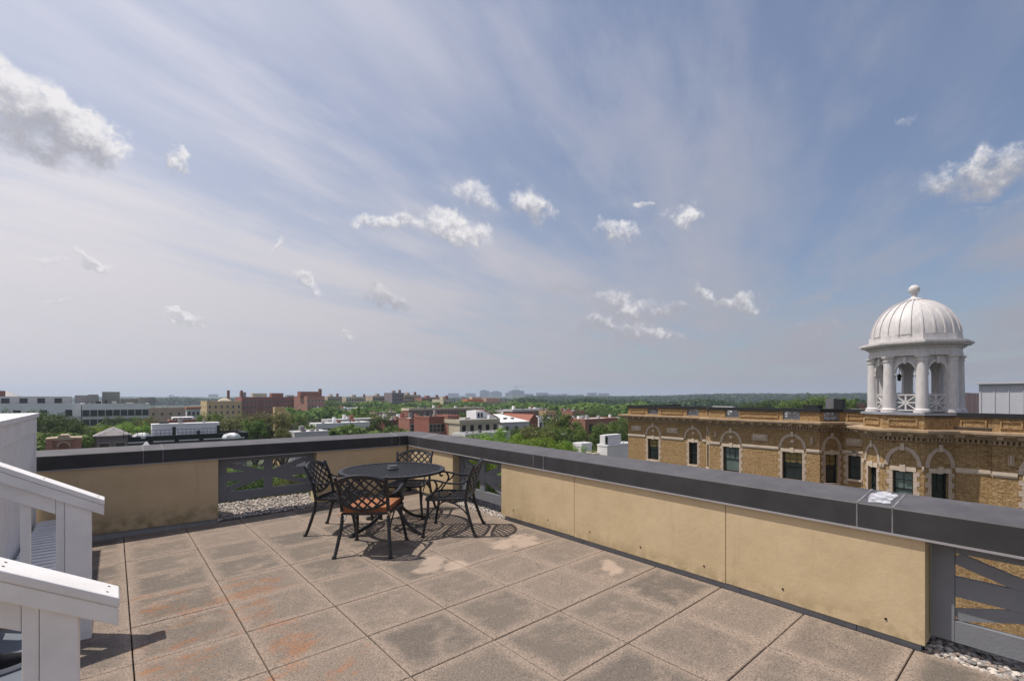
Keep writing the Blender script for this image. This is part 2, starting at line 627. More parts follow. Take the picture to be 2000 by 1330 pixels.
def parapet(wall, label, ends, seams, panels, kerbs, fr):
    root = thing('parapet_wall', label, 'wall', frame_pt(wall, ends[0], .1, 0))
    root.location = (0, 0, 0)
    cuts = sorted([ends[0]] + seams + [ends[1]])
    for a, b in zip(cuts, cuts[1:]):
        coping(wall, a + .0015, b - .0015, root)
    for a in seams:
        seam(wall, a, root)
    mb = MB()
    wbox(mb, wall, ends[0], ends[1], -.005, .02, lambda q: zc(wall, q) - CH - .014, lambda q: zc(wall, q) - CH - .001)
    mb.ob('drip_edge', M_DRIP, root)
    # solid lengths behind the panels
    for (a, b, zb0, zb1) in panels['solid']:
        mb = MB()
        wbox(mb, wall, a, b, .085, CW - .03, -.35, lambda q: zc(wall, q) - CH - .004)
        mb.ob('wall_core', M_KERB, root)
    for (a, b, zb0, zb1) in panels['skin']:
        mb = MB()
        zf = lambda q, a=a, b=b, zb0=zb0, zb1=zb1: zb0 + (zb1 - zb0) * (q - a) / (b - a)
        wbox(mb, wall, a + .003, b - .003, .020, .050, zf, lambda q: zc(wall, q) - CH - .015)
        p = mb.ob('panel', M_PANEL, root)
    for (a, b) in panels['ends']:
        mb = MB()
        wbox(mb, wall, min(a, b), max(a, b), .052, .30, lambda q: fz(*frame_pt(wall, q, .1, 0)[:2]) + .05, lambda q: zc(wall, q) - CH - .014)
        mb.ob('end_cap', M_PEDGE, root)
    for (a, b) in kerbs:
        mb = MB()
        wbox(mb, wall, a + .002, b - .002, .052, .083, lambda q: fz(*frame_pt(wall, q, 0, 0)[:2]) - .04, lambda q: zc(wall, q) - (.78 if wall == 'L' else .745))
        mb.ob('kerb', M_KERBL if wall == 'L' else M_KERB, root)
    for (a, b) in fr:
        lattice_panel(wall, a, b, root)
    return root


def lattice_panel(wall, a0, a1, root):
    """openwork panel: frame, centre post, middle rail and two diagonals"""
    fr = bpy.data.objects.new('lattice_panel', None)
    col.objects.link(fr)
    fr.parent = root
    n0, n1 = .13, .17
    zt = lambda q: zc(wall, q) - CH - .006
    zb = lambda q: zc(wall, q) - .765
    W = .105
    for (x0, x1, lo, hi) in ((a0, a0 + W, zb, zt), (a1 - W, a1, zb, zt), (a0 + W, a1 - W, lambda q: zt(q) - .075, zt), (a0 + W, a1 - W, zb, lambda q: zb(q) + .125)):
        mb = MB()
        wbox(mb, wall, x0 + .001, x1 - .001, n0, n1, lo, hi)
        mb.ob('frame_board', M_GREY, fr)
    i0, i1 = a0 + W, a1 - W
    zl = lambda q: zb(q) + .125
    zh = lambda q: zt(q) - .075
    mid = (i0 + i1) / 2
    mb = MB()
    wbox(mb, wall, mid - .055, mid + .055, n0 + .006, n1 - .002, zl, zh)
    mb.ob('centre_post', M_GREY, fr)
    zm = lambda q: (zl(q) + zh(q)) / 2
    mb = MB()
    wbox(mb, wall, i0, i1, n0 + .009, n1 - .004, lambda q: zm(q) - .06, lambda q: zm(q) + .06)
    mb.ob('middle_rail', M_GREY, fr)
    for sgn in (0, 1):
        mb = MB()
        hw = .066
        za0, za1 = (zl(i0), zh(i1)) if sgn == 0 else (zh(i0), zl(i1))
        L = math.hypot(i1 - i0, za1 - za0)
        nx, nz = -(za1 - za0) / L * hw, (i1 - i0) / L * hw
        q = [(i0 - nx, za0 - nz), (i1 - nx, za1 - nz), (i1 + nx, za1 + nz), (i0 + nx, za0 + nz)]
        q = [(a, min(max(z, zl(a) + .001), zh(a) - .001)) for a, z in q]
        # clipped ends keep the board inside the frame
        dd = .003 * sgn
        lo = [frame_pt(wall, a, n0 + .012 + dd, z) for a, z in q]
        hi = [frame_pt(wall, a, n1 - .006 - dd, z) for a, z in q]
        P = lo + hi
        o_ = len(mb.v)
        mb.v += P
        for f_ in ((0, 1, 2, 3), (7, 6, 5, 4), (0, 4, 5, 1), (1, 5, 6, 2), (2, 6, 7, 3), (3, 7, 4, 0)):
            mb.f.append(f_ if wall == 'L' else f_[::-1])
            mb.mi.append(0)
        mb.ob('diagonal_board', M_GREY, fr)
    return fr


parL = parapet('L', 'shaded parapet wall of cream panels with dark metal coping, behind the table', (-.7, 4.32 - .46),
               [.283, .477, 3.56, 3.70],
               dict(solid=[(-.7, 1.06, 0, 0), (2.36, 3.86, 0, 0)],
                    skin=[(-.7, 1.075, .030, .004), (2.345, 3.845, .03, .05)],
                    ends=[(1.062, 1.075), (2.345, 2.358)]),
               [(-.7, .62), (.62, 1.07), (2.35, 3.0), (3.0, 3.86)], [(1.085, 2.335)])
parR = parapet('R', 'sunlit parapet wall of stained cream panels with dark metal coping on the right', (-.9, YL - .001),
               [6.95, 4.10, 3.925, .915, .73],
               dict(solid=[(.60, 4.73, 0, 0), (5.93, 7.35, 0, 0)],
                    skin=[(3.46, 4.745, .132, .118), (1.80, 3.46, .133, .128), (.575, 1.80, .128, .136), (5.915, YL + .04, .09, .08)],
                    ends=[(.577, .589), (4.731, 4.743), (5.917, 5.929)]),
               [(.60, .93), (.93, 1.70), (1.70, 2.52), (2.52, 3.36), (3.36, 4.2), (4.2, 4.70), (5.95, 7.3)], [(4.755, 5.905), (-.75, .565)])
# corner block joins the two copings
mb = MB()
xc_ = wallx(YL)
xo = xc_ + CW
mb.hexa([(xc_, YL, ZL - CH), (xo, YL, ZL - CH), (xo, YL + CW, ZL - CH), (xc_, YL + CW, ZL - CH), (xc_, YL, ZL), (xo, YL, ZL + CD), (xo, YL + CW, ZL + CD), (xc_, YL + CW, ZL + CD)])
mb.ob('corner_coping', M_COP, parL)
mb = MB()
wbox(mb, 'L', 3.86, 4.19, .085, CW - .03, -.35, ZL - CH - .004)
mb.ob('wall_core', M_KERB, parL)
# white sealant patch on the coping by the near joint
def patch_mat():
    m, k, b = newmat('sealant_smear')
    g = k.n('ShaderNodeNewGeometry').outputs['Position']
    n = k.noise(g, 16, 6, .7)
    k.set(b, 'Base Color', k.mix(k.ramp(n, .35, .65), (.17, .17, .19), (.58, .58, .61)))
    b.inputs['Roughness'].default_value = .35
    k.set(b, 'Normal', k.n('ShaderNodeBump', {'Height': n, 'Strength': .6, 'Distance': .02}).outputs[0])
    return m


M_PATCH = patch_mat()
mb = MB()
N = 40
rim = []
for i in range(N):
    t = 2 * math.pi * i / N
    w = 1 + .10 * math.sin(5 * t + 1) + .07 * math.sin(9 * t) + rnd.uniform(-.05, .05)
    cx = abs(math.cos(t)) ** .55 * math.copysign(1, math.cos(t))
    cy = abs(math.sin(t)) ** .55 * math.copysign(1, math.sin(t))
    a, n = .822 + .066 * cx * w, .19 + .135 * cy * w
    rim.append(Vector(frame_pt('R', a, n, zc('R', a) + CD * n / CW + .0035)))
c0 = sum(rim, Vector()) / N + Vector((0, 0, .002))
for i in range(N):
    mb.face([c0, rim[i - 1], rim[i]] if (rim[i - 1] - c0).cross(rim[i] - c0).z > 0 else [c0, rim[i], rim[i - 1]])
mb.ob('sealant_patch', M_PATCH, parR)
for (a0, px) in ((3.63, 0), (7.0, 1)):
    mb = MB()
    if px == 0:
        q = [(a0 + .0, .02), (a0 + .05, .02), (a0 + .075, .33), (a0 + .02, .33)]
        mb.face([frame_pt('L', a, n, ZL + CD * n / CW + .0032) for a, n in q])
    else:
        q = [(6.9, .03), (6.8, .03), (6.86, .34), (6.97, .34)]
        mb.face([frame_pt('R', a, n, zc('R', a) + CD * n / CW + .0032) for a, n in q])
    mb.ob('sealant_patch', M_SEAL, parL if px == 0 else parR)
# small screw heads and stains low on the panels
for (px, py) in ((1003, 996), (1070, 1015), (1152, 1038), (1251, 1068), (1375, 1105), (1529, 1150), (1730, 1208)):
    d = ray(px, py)
    t = (3.7225 + .0205 * 2) / d.x
    for _ in range(6):
        yy = d.y * t
        t = (wallx(yy) + .0195) / d.x
    mb = MB()
    mb.lathe([(.008, 0), (.007, .004), (.0, .005)], 8, M=Matrix.Translation(Vector((0, 0, EYE)) + d * t) @ Matrix.Rotation(R(-90), 4, 'Y'))
    mb.ob('screw', M_BLACK, parR)


# gravel under the openwork panels -----------------------------------------
def gravel(label, wall, a0, a1, n0, n1, zlo, zhi, count, seed):
    r = random.Random(seed)
    mb = MB()
    phi = (1 + 5 ** .5) / 2
    ico = [Vector(v).normalized() for v in ((-1, phi, 0), (1, phi, 0), (-1, -phi, 0), (1, -phi, 0), (0, -1, phi), (0, 1, phi), (0, -1, -phi), (0, 1, -phi), (phi, 0, -1), (phi, 0, 1), (-phi, 0, -1), (-phi, 0, 1))]
    tri = ((0, 11, 5), (0, 5, 1), (0, 1, 7), (0, 7, 10), (0, 10, 11), (1, 5, 9), (5, 11, 4), (11, 10, 2), (10, 7, 6), (7, 1, 8), (3, 9, 4), (3, 4, 2), (3, 2, 6), (3, 6, 8), (3, 8, 9), (4, 9, 5), (2, 4, 11), (6, 2, 10), (8, 6, 7), (9, 8, 1))
    for _ in range(count):
        a, t = r.uniform(a0, a1), r.random()
        n = n0 + (n1 - n0) * t
        s = r.uniform(.009, .019)
        c = Vector(frame_pt(wall, a, n, zlo + (zhi - zlo) * t + r.uniform(-.008, .012)))
        M = Matrix.Rotation(r.uniform(0, 6.3), 3, 'Z') @ Matrix.Rotation(r.uniform(-.6, .6), 3, 'X') @ Matrix.Diagonal((s * r.uniform(1, 1.7), s, s * r.uniform(.55, .9)))
        o_ = len(mb.v)
        mb.v += [tuple(c + M @ (v * r.uniform(.85, 1.15))) for v in ico]
        mb.cur = r.randrange(4)
        mb.f += [tuple(o_ + i for i in f_) for f_ in tri]
        mb.mi += [mb.cur] * 20
    o = mb.ob('gravel', [mat('stone_a', (.36, .33, .30), .85, .2, 30), mat('stone_b', (.22, .205, .195), .85, .2, 30), mat('stone_c', (.50, .45, .40), .85, .2, 30), mat('stone_d', (.30, .24, .20), .85, .2, 30)], smooth=50)
    tag(o, label, 'gravel', kind='stuff')
    bed = MB()
    P = [frame_pt(wall, a, n, z - .012) for a, n, z in ((a0, n0, zlo), (a1, n0, zlo), (a1, n1, zhi), (a0, n1, zhi))]
    bed.face(P if wall == 'L' else P[::-1])
    b = bed.ob('gravel_bed', mat('stone_b', (0, 0, 0)), terrace)


gravel('pale gravel strip under the lattice panel in the shaded parapet', 'L', 1.07, 2.36, .01, .50, -.02, .10, 2600, 1)
gravel('gravel strip under the lattice panel behind the right chair', 'R', 4.74, 5.93, .05, .46, .05, .11, 2000, 2)
gravel('gravel strip in the lower right corner beside the parapet', 'R', -.75, .60, .05, .46, .07, .12, 2400, 3)

# body of the building under the terrace
mb = MB()
mb.box((-6, -9, -20), (wallx(0) + CW - .04, 7.34 + CW - .04, -.36))
tag(mb.ob('building_below_terrace', mat('buff_brick_plain', (.36, .27, .15), .9, .2, 3)), kind='structure')
# ------------------------------------------------------------------ white steps and railings at the left
def white_wood():
    m, k, b = newmat('white_painted_wood')
    co = k.n('ShaderNodeTexCoord').outputs['Object']
    rv = k.n('ShaderNodeObjectInfo').outputs['Random']
    co = k.vm('ADD', co, k.n('ShaderNodeCombineXYZ', {0: k.m('MULTIPLY', rv, 9.0), 1: 0.0, 2: 0.0}).outputs[0])
    n = k.noise(co, 5, 5, .6)
    streak = k.noise(k.n('ShaderNodeMapping', {'Vector': co, 'Scale': (2, 30, 30)}).outputs[0], 3, 5, .6)
    c = k.mix(k.ramp(n, .3, .7), (.75, .72, .70), (.85, .82, .80))
    c = k.mix(k.ramp(streak, .62, .78, 0, .35), c, (.40, .38, .36))
    c = k.mix(k.ramp(k.noise(co, 42, 3, .6), .71, .76, 0, .55), c, (.28, .25, .22))
    k.set(b, 'Base Color', c)
    b.inputs['Roughness'].default_value = .55
    k.set(b, 'Normal', k.n('ShaderNodeBump', {'Height': streak, 'Strength': .18, 'Distance': .01}).outputs[0])
    return m


M_WHITE = white_wood()
M_TREAD = mat('grey_blue_tread', (.13, .145, .17), .6, .15, 4)


M_RUST = mat('rusty_screw', (.12, .07, .05), .8)


def railing(label, y0, y1, xp0, xp1, xend):
    root = thing('stair_railing', label, 'railing', ((xp0 + xp1) / 2, (y0 + y1) / 2, 0))
    ox, oy = root.location.x, root.location.y
    SL = -.575

    def zt(x):
        return .885 + SL * (x - .015)

    def slab(name, x0, x1, ya, yb, d0, d1, plumb=True):
        mb = MB()
        P = [(x0, ya, zt(x0) - d1), (x1, ya, zt(x1) - d1), (x1, yb, zt(x1) - d1), (x0, yb, zt(x0) - d1), (x0, ya, zt(x0) - d0), (x1, ya, zt(x1) - d0), (x1, yb, zt(x1) - d0), (x0, yb, zt(x0) - d0)]
        mb.hexa([(x - ox, y - oy, z) for x, y, z in P])
        return mb.ob(name, M_WHITE, root, bevel=.005)

    def up(name, x0, x1, ya, yb, z0, d):
        mb = MB()
        P = [(x0, ya, z0), (x1, ya, z0), (x1, yb, z0), (x0, yb, z0), (x0, ya, zt(x0) - d), (x1, ya, zt(x1) - d), (x1, yb, zt(x1) - d), (x0, yb, zt(x0) - d)]
        mb.hexa([(x - ox, y - oy, z) for x, y, z in P])
        return mb.ob(name, M_WHITE, root, bevel=.003)
    slab('handrail_cap', -1.9, xend, y0, y1, 0, .036)
    slab('handrail', -1.9, xend - .003, y0 + .006, y1 - .02, .0375, .105)
    yc = (y0 + y1) / 2
    slab('apron_board', -1.9, xp0 - .045, yc - .035, yc - .004, .107, .205)
    up('post', xp0, xp1, yc - .05, yc + .05, fz(xp0, yc) + .002, .1065)
    up('post_trim', xp0 - .044, xp0 - .002, yc - .04, yc + .04, fz(xp0, yc) + .002, .1065)
    for x in (xp0 - .21, xp0 - .40, xp0 - .59, xp0 - .78):
        up('baluster', x, x + .045, yc - .002, yc + .043, .12 - .57 * x, .1065)
    slab('bottom_rail', -1.9, xp0 - .045, yc - .02, yc + .02, .72, .80)
    for (x, y) in ((xend - .035, y0 + .04), (xend - .03, y1 - .04), (xend - .30, y0 + .05), (xend - .30, y1 - .05)):
        mb = MB()
        mb.lathe([(.0045, 0), (.0045, .0012), (.002, .0016)], 8, M=Matrix.Translation((x - ox, y - oy, zt(x) + .0002)) @ Matrix.Rotation(math.atan(-SL), 4, 'Y'))
        mb.ob('screw_head', M_RUST, root)
    return root


railing('white wooden stair railing nearest the camera at lower left', 2.26, 2.41, -.193, -.094, .018)
railing('farther white wooden stair railing in front of the shaded wall', 4.26, 4.41, -.243, -.112, -.045)
st = thing('staircase', 'grey blue wooden steps rising between the two white railings', 'stairs', (-.26, 3.3, 0))
for i in range(6):
    x1 = -.30 - i * .28
    mb = MB()
    mb.box((x1 - .29, 2.42, .15 + i * .17), (x1 + .02, 4.25, .185 + i * .17))
    mb.ob('tread', M_TREAD, st, (.26, -3.3, 0), bevel=.004)
    mb = MB()
    mb.box((x1 - .02, 2.44, -.02 if i == 0 else .186 + (i - 1) * .17), (x1, 4.23, .149 + i * .17))
    mb.ob('riser', M_WHITE, st, (.26, -3.3, 0))
# sneaker left on a step
sh = thing('shoe', 'black sneaker with pale sole on the step behind the near railing', 'shoe', (-.44, 3.62, .188), R(20))
mb = MB()


def foot(k_, z, s=1.0):
    out = []
    for i in range(20):
        t = 2 * math.pi * i / 20
        x = .115 * math.cos(t)
        w = .040 * (1 + .22 * math.cos(t) - .12 * math.cos(2 * t))
        out.append((x * s, w * math.sin(t) * s * k_, z))
    return out


def loft(mb, rings):
    n = len(rings[0])
    o_ = len(mb.v)
    for r_ in rings:
        mb.v += r_
    for a in range(len(rings) - 1):
        for i in range(n):
            j = (i + 1) % n
            mb.f.append((o_ + a * n + i, o_ + a * n + j, o_ + (a + 1) * n + j, o_ + (a + 1) * n + i))
            mb.mi.append(mb.cur)
    mb.f.append(tuple(o_ + i for i in reversed(range(n))))
    mb.f.append(tuple(o_ + (len(rings) - 1) * n + i for i in range(n)))
    mb.mi += [mb.cur] * 2


loft(mb, [foot(1, 0), foot(1.04, .012), foot(1, .026)])
mb.ob('sole', mat('pale_rubber', (.55, .53, .5), .7), sh, smooth=40)
mb = MB()
up_ = []
for z, s, sh_ in ((.026, .97, 0), (.05, .93, 0), (.07, .74, -.03), (.09, .5, -.06), (.1, .45, -.065)):
    up_.append([(x + sh_, y, z) for x, y, z in foot(1, z, s)])
loft(mb, up_)
mb.ob('upper', mat('black_fabric', (.014, .014, .016), .85), sh, smooth=40)

# boarded enclosure behind the railing
en = thing('siding_enclosure', 'tall white enclosure with vertical board siding at the left edge', 'enclosure', (-.65, 5.9, 0))
mb = MB()
mb.box((-1.6, -1.25, -.05), (-.024, 1.40, 1.40))
mb.ob('core', M_WHITE, en)
y = -1.25
while y < 1.36:
    mb = MB()
    mb.box((-.022, y + .004, -.03), (0, min(y + .098, 1.40), 1.24))
    mb.ob('board', M_WHITE, en, bevel=.004)
    y += .102
mb = MB()
mb.box((-.021, -1.25, 1.2415), (.012, 1.40, 1.405))
mb.ob('fascia', M_WHITE, en, bevel=.004)
mb = MB()
mb.box((-.02, 1.30, -.03), (.010, 1.40, 1.2405))
mb.ob('corner_board', M_WHITE, en, bevel=.003)
mb = MB()
mb.box((-1.62, -1.27, 1.406), (.03, 1.415, 1.45))
mb.ob('top_board', M_WHITE, en, bevel=.004)

# low bench against the enclosure; its added slats stand in for shadow stripes
bn_ = thing('striped_bench', 'low white bench beside the board siding, slats standing in for shadow stripes', 'bench', (-.47, 6.1, 0))
for s in (-1, 1):
    mb = MB()
    mb.box((.115 * s - .02, -1.0, .20), (.115 * s + .02, 1.0, .27))
    mb.ob('side_rail', M_WHITE, bn_, bevel=.003)
    for e in (-.9, .9):
        mb = MB()
        mb.box((.115 * s - .02, e - .03, -.04), (.115 * s + .02, e + .03, .199))
        mb.ob('leg', M_WHITE, bn_)
for i in range(19):
    mb = MB()
    mb.box((-.145, -.99 + i * .11, .2705), (.145, -.99 + i * .11 + .06, .29))
    mb.ob('stripe_slat', M_WHITE, bn_, bevel=.002)

# ------------------------------------------------------------------ garden furniture
def cast_mat():
    m, k, b = newmat('black_cast_aluminium')
    co = k.n('ShaderNodeTexCoord').outputs['Object']
    n = k.noise(co, 25, 4, .6)
    k.set(b, 'Base Color', k.mix(k.ramp(n, .3, .7), (.010, .011, .014), (.024, .024, .028)))
    b.inputs['Roughness'].default_value = .42
    b.inputs['Specular IOR Level'].default_value = .5
    k.set(b, 'Normal', k.n('ShaderNodeBump', {'Height': k.noise(co, 220, 3, .6), 'Strength': .15, 'Distance': .003}).outputs[0])
    return m


M_CAST = cast_mat()


def spline(P, n=10):
    P = [Vector(p) for p in P]
    P = [P[0] * 2 - P[1]] + P + [P[-1] * 2 - P[-2]]
    out = []
    for i in range(1, len(P) - 2):
        for t in range(n):
            u = t / n
            a, b, c, d = P[i - 1:i + 3]
            out.append(.5 * ((2 * b) + (c - a) * u + (2 * a - 5 * b + 4 * c - d) * u * u + (3 * b - a - 3 * c + d) * u ** 3))
    out.append(P[-2])
    return out


def back_pt(u, z):
    return Vector((u, -.215 - (z - .42) * .30 - .045 * (1 - (u / .25) ** 2), z))


def make_chair():
    root = thing('patio_chair', 'x', 'chair')
    # seat: rim and diagonal lattice
    rim = []
    prof = [(-.215, -.215), (0, -.235), (.215, -.215), (.25, -.05), (.265, .15), (.235, .235), (0, .25), (-.235, .235), (-.265, .15), (-.25, -.05)]

    def seat_z(x, y):
        return .425 - .018 * max(0, 1 - (x / .25) ** 2) * max(0, 1 - (y / .25) ** 2)
    ring_ = spline([(x, y, .425) for x, y in prof + prof[:1]], 5)[:-1]
    mb = MB()
    mb.sweep(ring_, .030, .022, closed=True)
    poly = [(p.x, p.y) for p in ring_]

    def inside(x, y):
        c = False
        for i in range(len(poly)):
            (x1, y1), (x2, y2) = poly[i - 1], poly[i]
            if (y1 > y) != (y2 > y) and x < (x2 - x1) * (y - y1) / (y2 - y1) + x1:
                c = not c
        return c

    def runs(fn, ok, lo, hi, st):
        """stretches of a line that lie inside a shape"""
        cur, out, t = [], [], lo
        while t <= hi:
            p = fn(t)
            if ok(*p):
                cur.append(p)
            else:
                if len(cur) > 2:
                    out.append(cur)
                cur = []
            t += st
        if len(cur) > 2:
            out.append(cur)
        return out
    for sg in (1, -1):
        for q in range(-9, 10):
            o_ = q * .070
            for run in runs(lambda t: (t, sg * t * .85 + o_), inside, -.28, .28, .02):
                mb.sweep([(x, y, seat_z(x, y)) for x, y in run], .013, .010)
    mb.ob('seat', M_CAST, root)
    # back: frame and lattice
    top = lambda u: .830 - .055 * (u / .25) ** 2 - .02 * (u / .25) ** 6
    bot = lambda u: .475 + .085 * (u / .25) ** 2
    mb = MB()
    us = [-.25 + .5 * i / 24 for i in range(25)]
    mb.sweep([back_pt(u, top(u)) for u in us], .030, .024, up=(0, 1, .3))
    mb.sweep([back_pt(u, bot(u)) for u in us], .026, .020, up=(0, 1, .3))
    okb = lambda u, z: abs(u) < .25 and bot(u) - .012 < z < top(u) + .012
    for sg in (1, -1):
        for q in range(-7, 8):
            for run in runs(lambda t: (t, .66 + q * .090 + sg * (t * .95)), okb, -.26, .26, .012):
                mb.sweep([back_pt(*p) for p in run], .018, .012, up=(0, 1, .3))
    mb.ob('backrest', M_CAST, root)
    for s in (-1, 1):
        mb = MB()
        mb.sweep(spline([(s * .285, -.335, 0), (s * .268, -.290, .12), (s * .245, -.238, .30), (s * .24, -.222, .42), (s * .243, -.245, .55), (s * .25, -.285, .70), (s * .262, -.338, .818)], 6), [.0165] * 6 + [.018] * 25 + [.016] * 6, n=8)
        mb.lathe([(.024, 0), (.024, .018), (.017, .03)], 10, (s * .285, -.335))
        mb.ob('leg', M_CAST, root, smooth=50)
        mb = MB()
        mb.sweep(spline([(s * .285, .275, 0), (s * .272, .262, .10), (s * .252, .225, .26), (s * .248, .215, .36), (s * .25, .215, .43)], 6), .0165, n=8)
        mb.lathe([(.024, 0), (.024, .018), (.017, .03)], 10, (s * .285, .275))
        mb.ob('leg', M_CAST, root, smooth=50)
        mb = MB()
        arm = spline([(s * .245, -.275, .66), (s * .268, -.20, .615), (s * .285, -.05, .615), (s * .29, .08, .645), (s * .29, .165, .655), (s * .29, .205, .635), (s * .29, .195, .605), (s * .29, .168, .610)], 6)
        mb.sweep(arm, .026, .018)
        mb.sweep(spline([(s * .287, .12, .648), (s * .285, .095, .58), (s * .275, .14, .50), (s * .262, .195, .425)], 6), .020, .016, up=(1, 0, 0))
        mb.sweep(spline([(s * .286, .02, .628), (s * .283, .06, .575), (s * .28, .105, .545)], 5), .018, .014, up=(1, 0, 0))
        mb.ob('armrest', M_CAST, root)
        mb = MB()
        mb.sweep(spline([(s * .262, .232, .22), (s * .255, .16, .31), (s * .25, .06, .385), (s * .248, .0, .41)], 5), .008, n=6)
        mb.sweep(spline([(s * .258, -.262, .22), (s * .252, -.19, .31), (s * .25, -.08, .385), (s * .248, -.03, .41)], 5), .008, n=6)
        mb.ob('brace', M_CAST, root)
    return root


def place(ch_, cx, cy, fx, fy, label):
    ch_.location = (cx, cy, fz(cx, cy) - .001)
    ch_.rotation_euler = (0, 0, math.atan2(fy, fx) - math.pi / 2)
    e = .2
    ch_['label'] = label
    ch_['group'] = 'cast metal armchairs around the table'
    return ch_


TC = (2.66, 5.46)
chair0 = make_chair()
CHAIRS = [(2.13, 4.83, .68, .74, 'black lattice-back armchair with the orange seat cushion, back to the camera'),
          (2.16, 5.78, .73, -.69, 'black lattice-back armchair on the left of the table, turned to the right'),
          (3.10, 4.79, -.70, .72, 'black lattice-back armchair on the right of the table beside the sunlit parapet'),
          (3.10, 5.88, -.73, -.68, 'black lattice-back armchair behind the table, facing the camera')]
trees_of_chairs = []
for i, c_ in enumerate(CHAIRS):
    o = chair0 if i == 0 else copy_tree(chair0)
    place(o, *c_)
# keep every leg on the sloping slabs
for o in [q for q in col.objects if q.name.startswith('patio_chair')]:
    x, y = o.location.x, o.location.y
    e = .28
    gx_, gy_ = (fz(x + e, y) - fz(x - e, y)) / (2 * e), (fz(x, y + e) - fz(x, y - e)) / (2 * e)
    nrm = Vector((-gx_, -gy_, 1)).normalized()
    rz_ = o.rotation_euler.z
    o.rotation_euler = (Vector((0, 0, 1)).rotation_difference(nrm).to_matrix() @ Matrix.Rotation(rz_, 3, 'Z')).to_euler()

tb = thing('patio_table', 'round black cast metal table with lattice top in the middle of the chairs', 'table', (*TC, fz(*TC) - .001), R(4))
TT, TR = .715, .625
mb = MB()
ringp = [(TR * math.cos(2 * math.pi * i / 64), TR * math.sin(2 * math.pi * i / 64), TT - .012) for i in range(64)]
mb.sweep(ringp, .034, .026, closed=True)
mb.sweep([(x * .955, y * .955, TT - .005) for x, y, z in ringp], .016, .012, closed=True)
mb.ob('rim', M_CAST, tb, smooth=40)
mb = MB()
sp = .050
for a in (R(33), R(123)):
    M = Matrix.Rotation(a, 4, 'Z')
    q = -17
    while q <= 17:
        y = q * sp
        if abs(y) < .60:
            L = math.sqrt(.607 ** 2 - y * y)
            mb.box((-L, y - .0068, TT - .014), (L, y + .0068, TT - .004 - (.0006 if a > 1 else 0)), M)
        q += 1
mb.lathe([(.05, TT - .018), (.05, TT - .002), (.03, TT - .001)], 20)
mb.ob('lattice_top', M_CAST, tb)
for i in range(4):
    a = R(90 * i + 4)
    P = lambda r, z: (r * math.cos(a), r * math.sin(a), z)
    mb = MB()
    mb.sweep(spline([P(.30, TT - .02), P(.235, .60), P(.135, .48), P(.10, .36), P(.14, .22), P(.29, .10), P(.47, .035), P(.56, .014)], 7), .034, .026, up=(-math.sin(a), math.cos(a), 0))
    mb.lathe([(.034, 0), (.036, .012), (.026, .026)], 12, P(.56, 0)[:2])
    mb.ob('leg', M_CAST, tb, smooth=40)
mb = MB()
mb.sweep([(.125 * math.cos(2 * math.pi * i / 24), .125 * math.sin(2 * math.pi * i / 24), .36) for i in range(24)], .022, .05, closed=True)
mb.ob('ring_brace', M_CAST, tb, smooth=40)
mb = MB()
mb.sweep([(.30 * math.cos(2 * math.pi * i / 32), .30 * math.sin(2 * math.pi * i / 32), TT - .03) for i in range(32)], .02, .016, closed=True)
mb.ob('under_ring', M_CAST, tb, smooth=40)

ash = thing('ashtray', 'small ashtray with dark lid standing at the table centre', 'ashtray', (TC[0] + .01, TC[1] + .02, fz(*TC) + TT - .001))
mb = MB()
mb.lathe([(.050, 0), (.060, .004), (.064, .022), (.060, .030)], 24)
mb.ob('bowl', mat('pale_glass_bowl', (.30, .30, .29), .25, .2, 20), ash, smooth=40)
mb = MB()
mb.lathe([(.062, .031), (.066, .035), (.064, .042), (.03, .046)], 24)
mb.ob('lid', mat('dark_lid', (.05, .055, .06), .35), ash, smooth=40)


def cushion_mat():
    m, k, b = newmat('orange_cushion_cloth')
    co = k.n('ShaderNodeTexCoord').outputs['Object']
    n = k.noise(co, 7, 5, .6)
    k.set(b, 'Base Color', k.mix(k.ramp(n, .3, .7), (.24, .088, .038), (.34, .135, .058)))
    b.inputs['Roughness'].default_value = .9
    k.set(b, 'Normal', k.n('ShaderNodeBump', {'Height': k.m('ADD', k.noise(co, 350, 2, .5), k.m('MULTIPLY', n, 2.0)), 'Strength': .25, 'Distance': .01}).outputs[0])
    return m


M_CUSH = cushion_mat()
cu = thing('seat_cushion', 'faded orange square cushion on the seat of the nearest chair', 'cushion')
cu.location = chair0.location + Vector((0, 0, .438))
cu.rotation_euler = chair0.rotation_euler
mb = MB()
n = 14
W = .232
for side in (0, 1):
    for i in range(n):
        for j in range(n):
            q = []
            for (a, b_) in ((i, j), (i + 1, j), (i + 1, j + 1), (i, j + 1)):
                x, y = -W + 2 * W * a / n, -W + 2 * W * b_ / n
                k_ = (1 - (x / W) ** 4) * (1 - (y / W) ** 4)
                pinch = 1 - .03 * (1 - (x / W) ** 2) * (1 if abs(y) > .9 * W else 0)
                z = (.048 + .016 * k_ + .003 * math.sin(x * 40) * math.sin(y * 33)) if side else .002
                q.append((x * (.94 + .06 * abs(y / W)), y * pinch - .0, z))
            mb.face(q if side else q[::-1])
E_ = [(-W, -W), (W, -W), (W, W), (-W, W)]
for e in range(4):
    (x0, y0), (x1, y1) = E_[e], E_[(e + 1) % 4]
    for i in range(n):
        q = []
        for (t, z) in ((i / n, .002), ((i + 1) / n, .002), ((i + 1) / n, .048), (i / n, .048)):
            x, y = x0 + (x1 - x0) * t, y0 + (y1 - y0) * t
            pinch = 1 - .03 * (1 - (x / W) ** 2) * (1 if abs(y) > .9 * W else 0)
            q.append((x * (.94 + .06 * abs(y / W)), y * pinch, z))
        mb.face(q)
mb.ob('pad', M_CUSH, cu, smooth=60)
mb = MB()
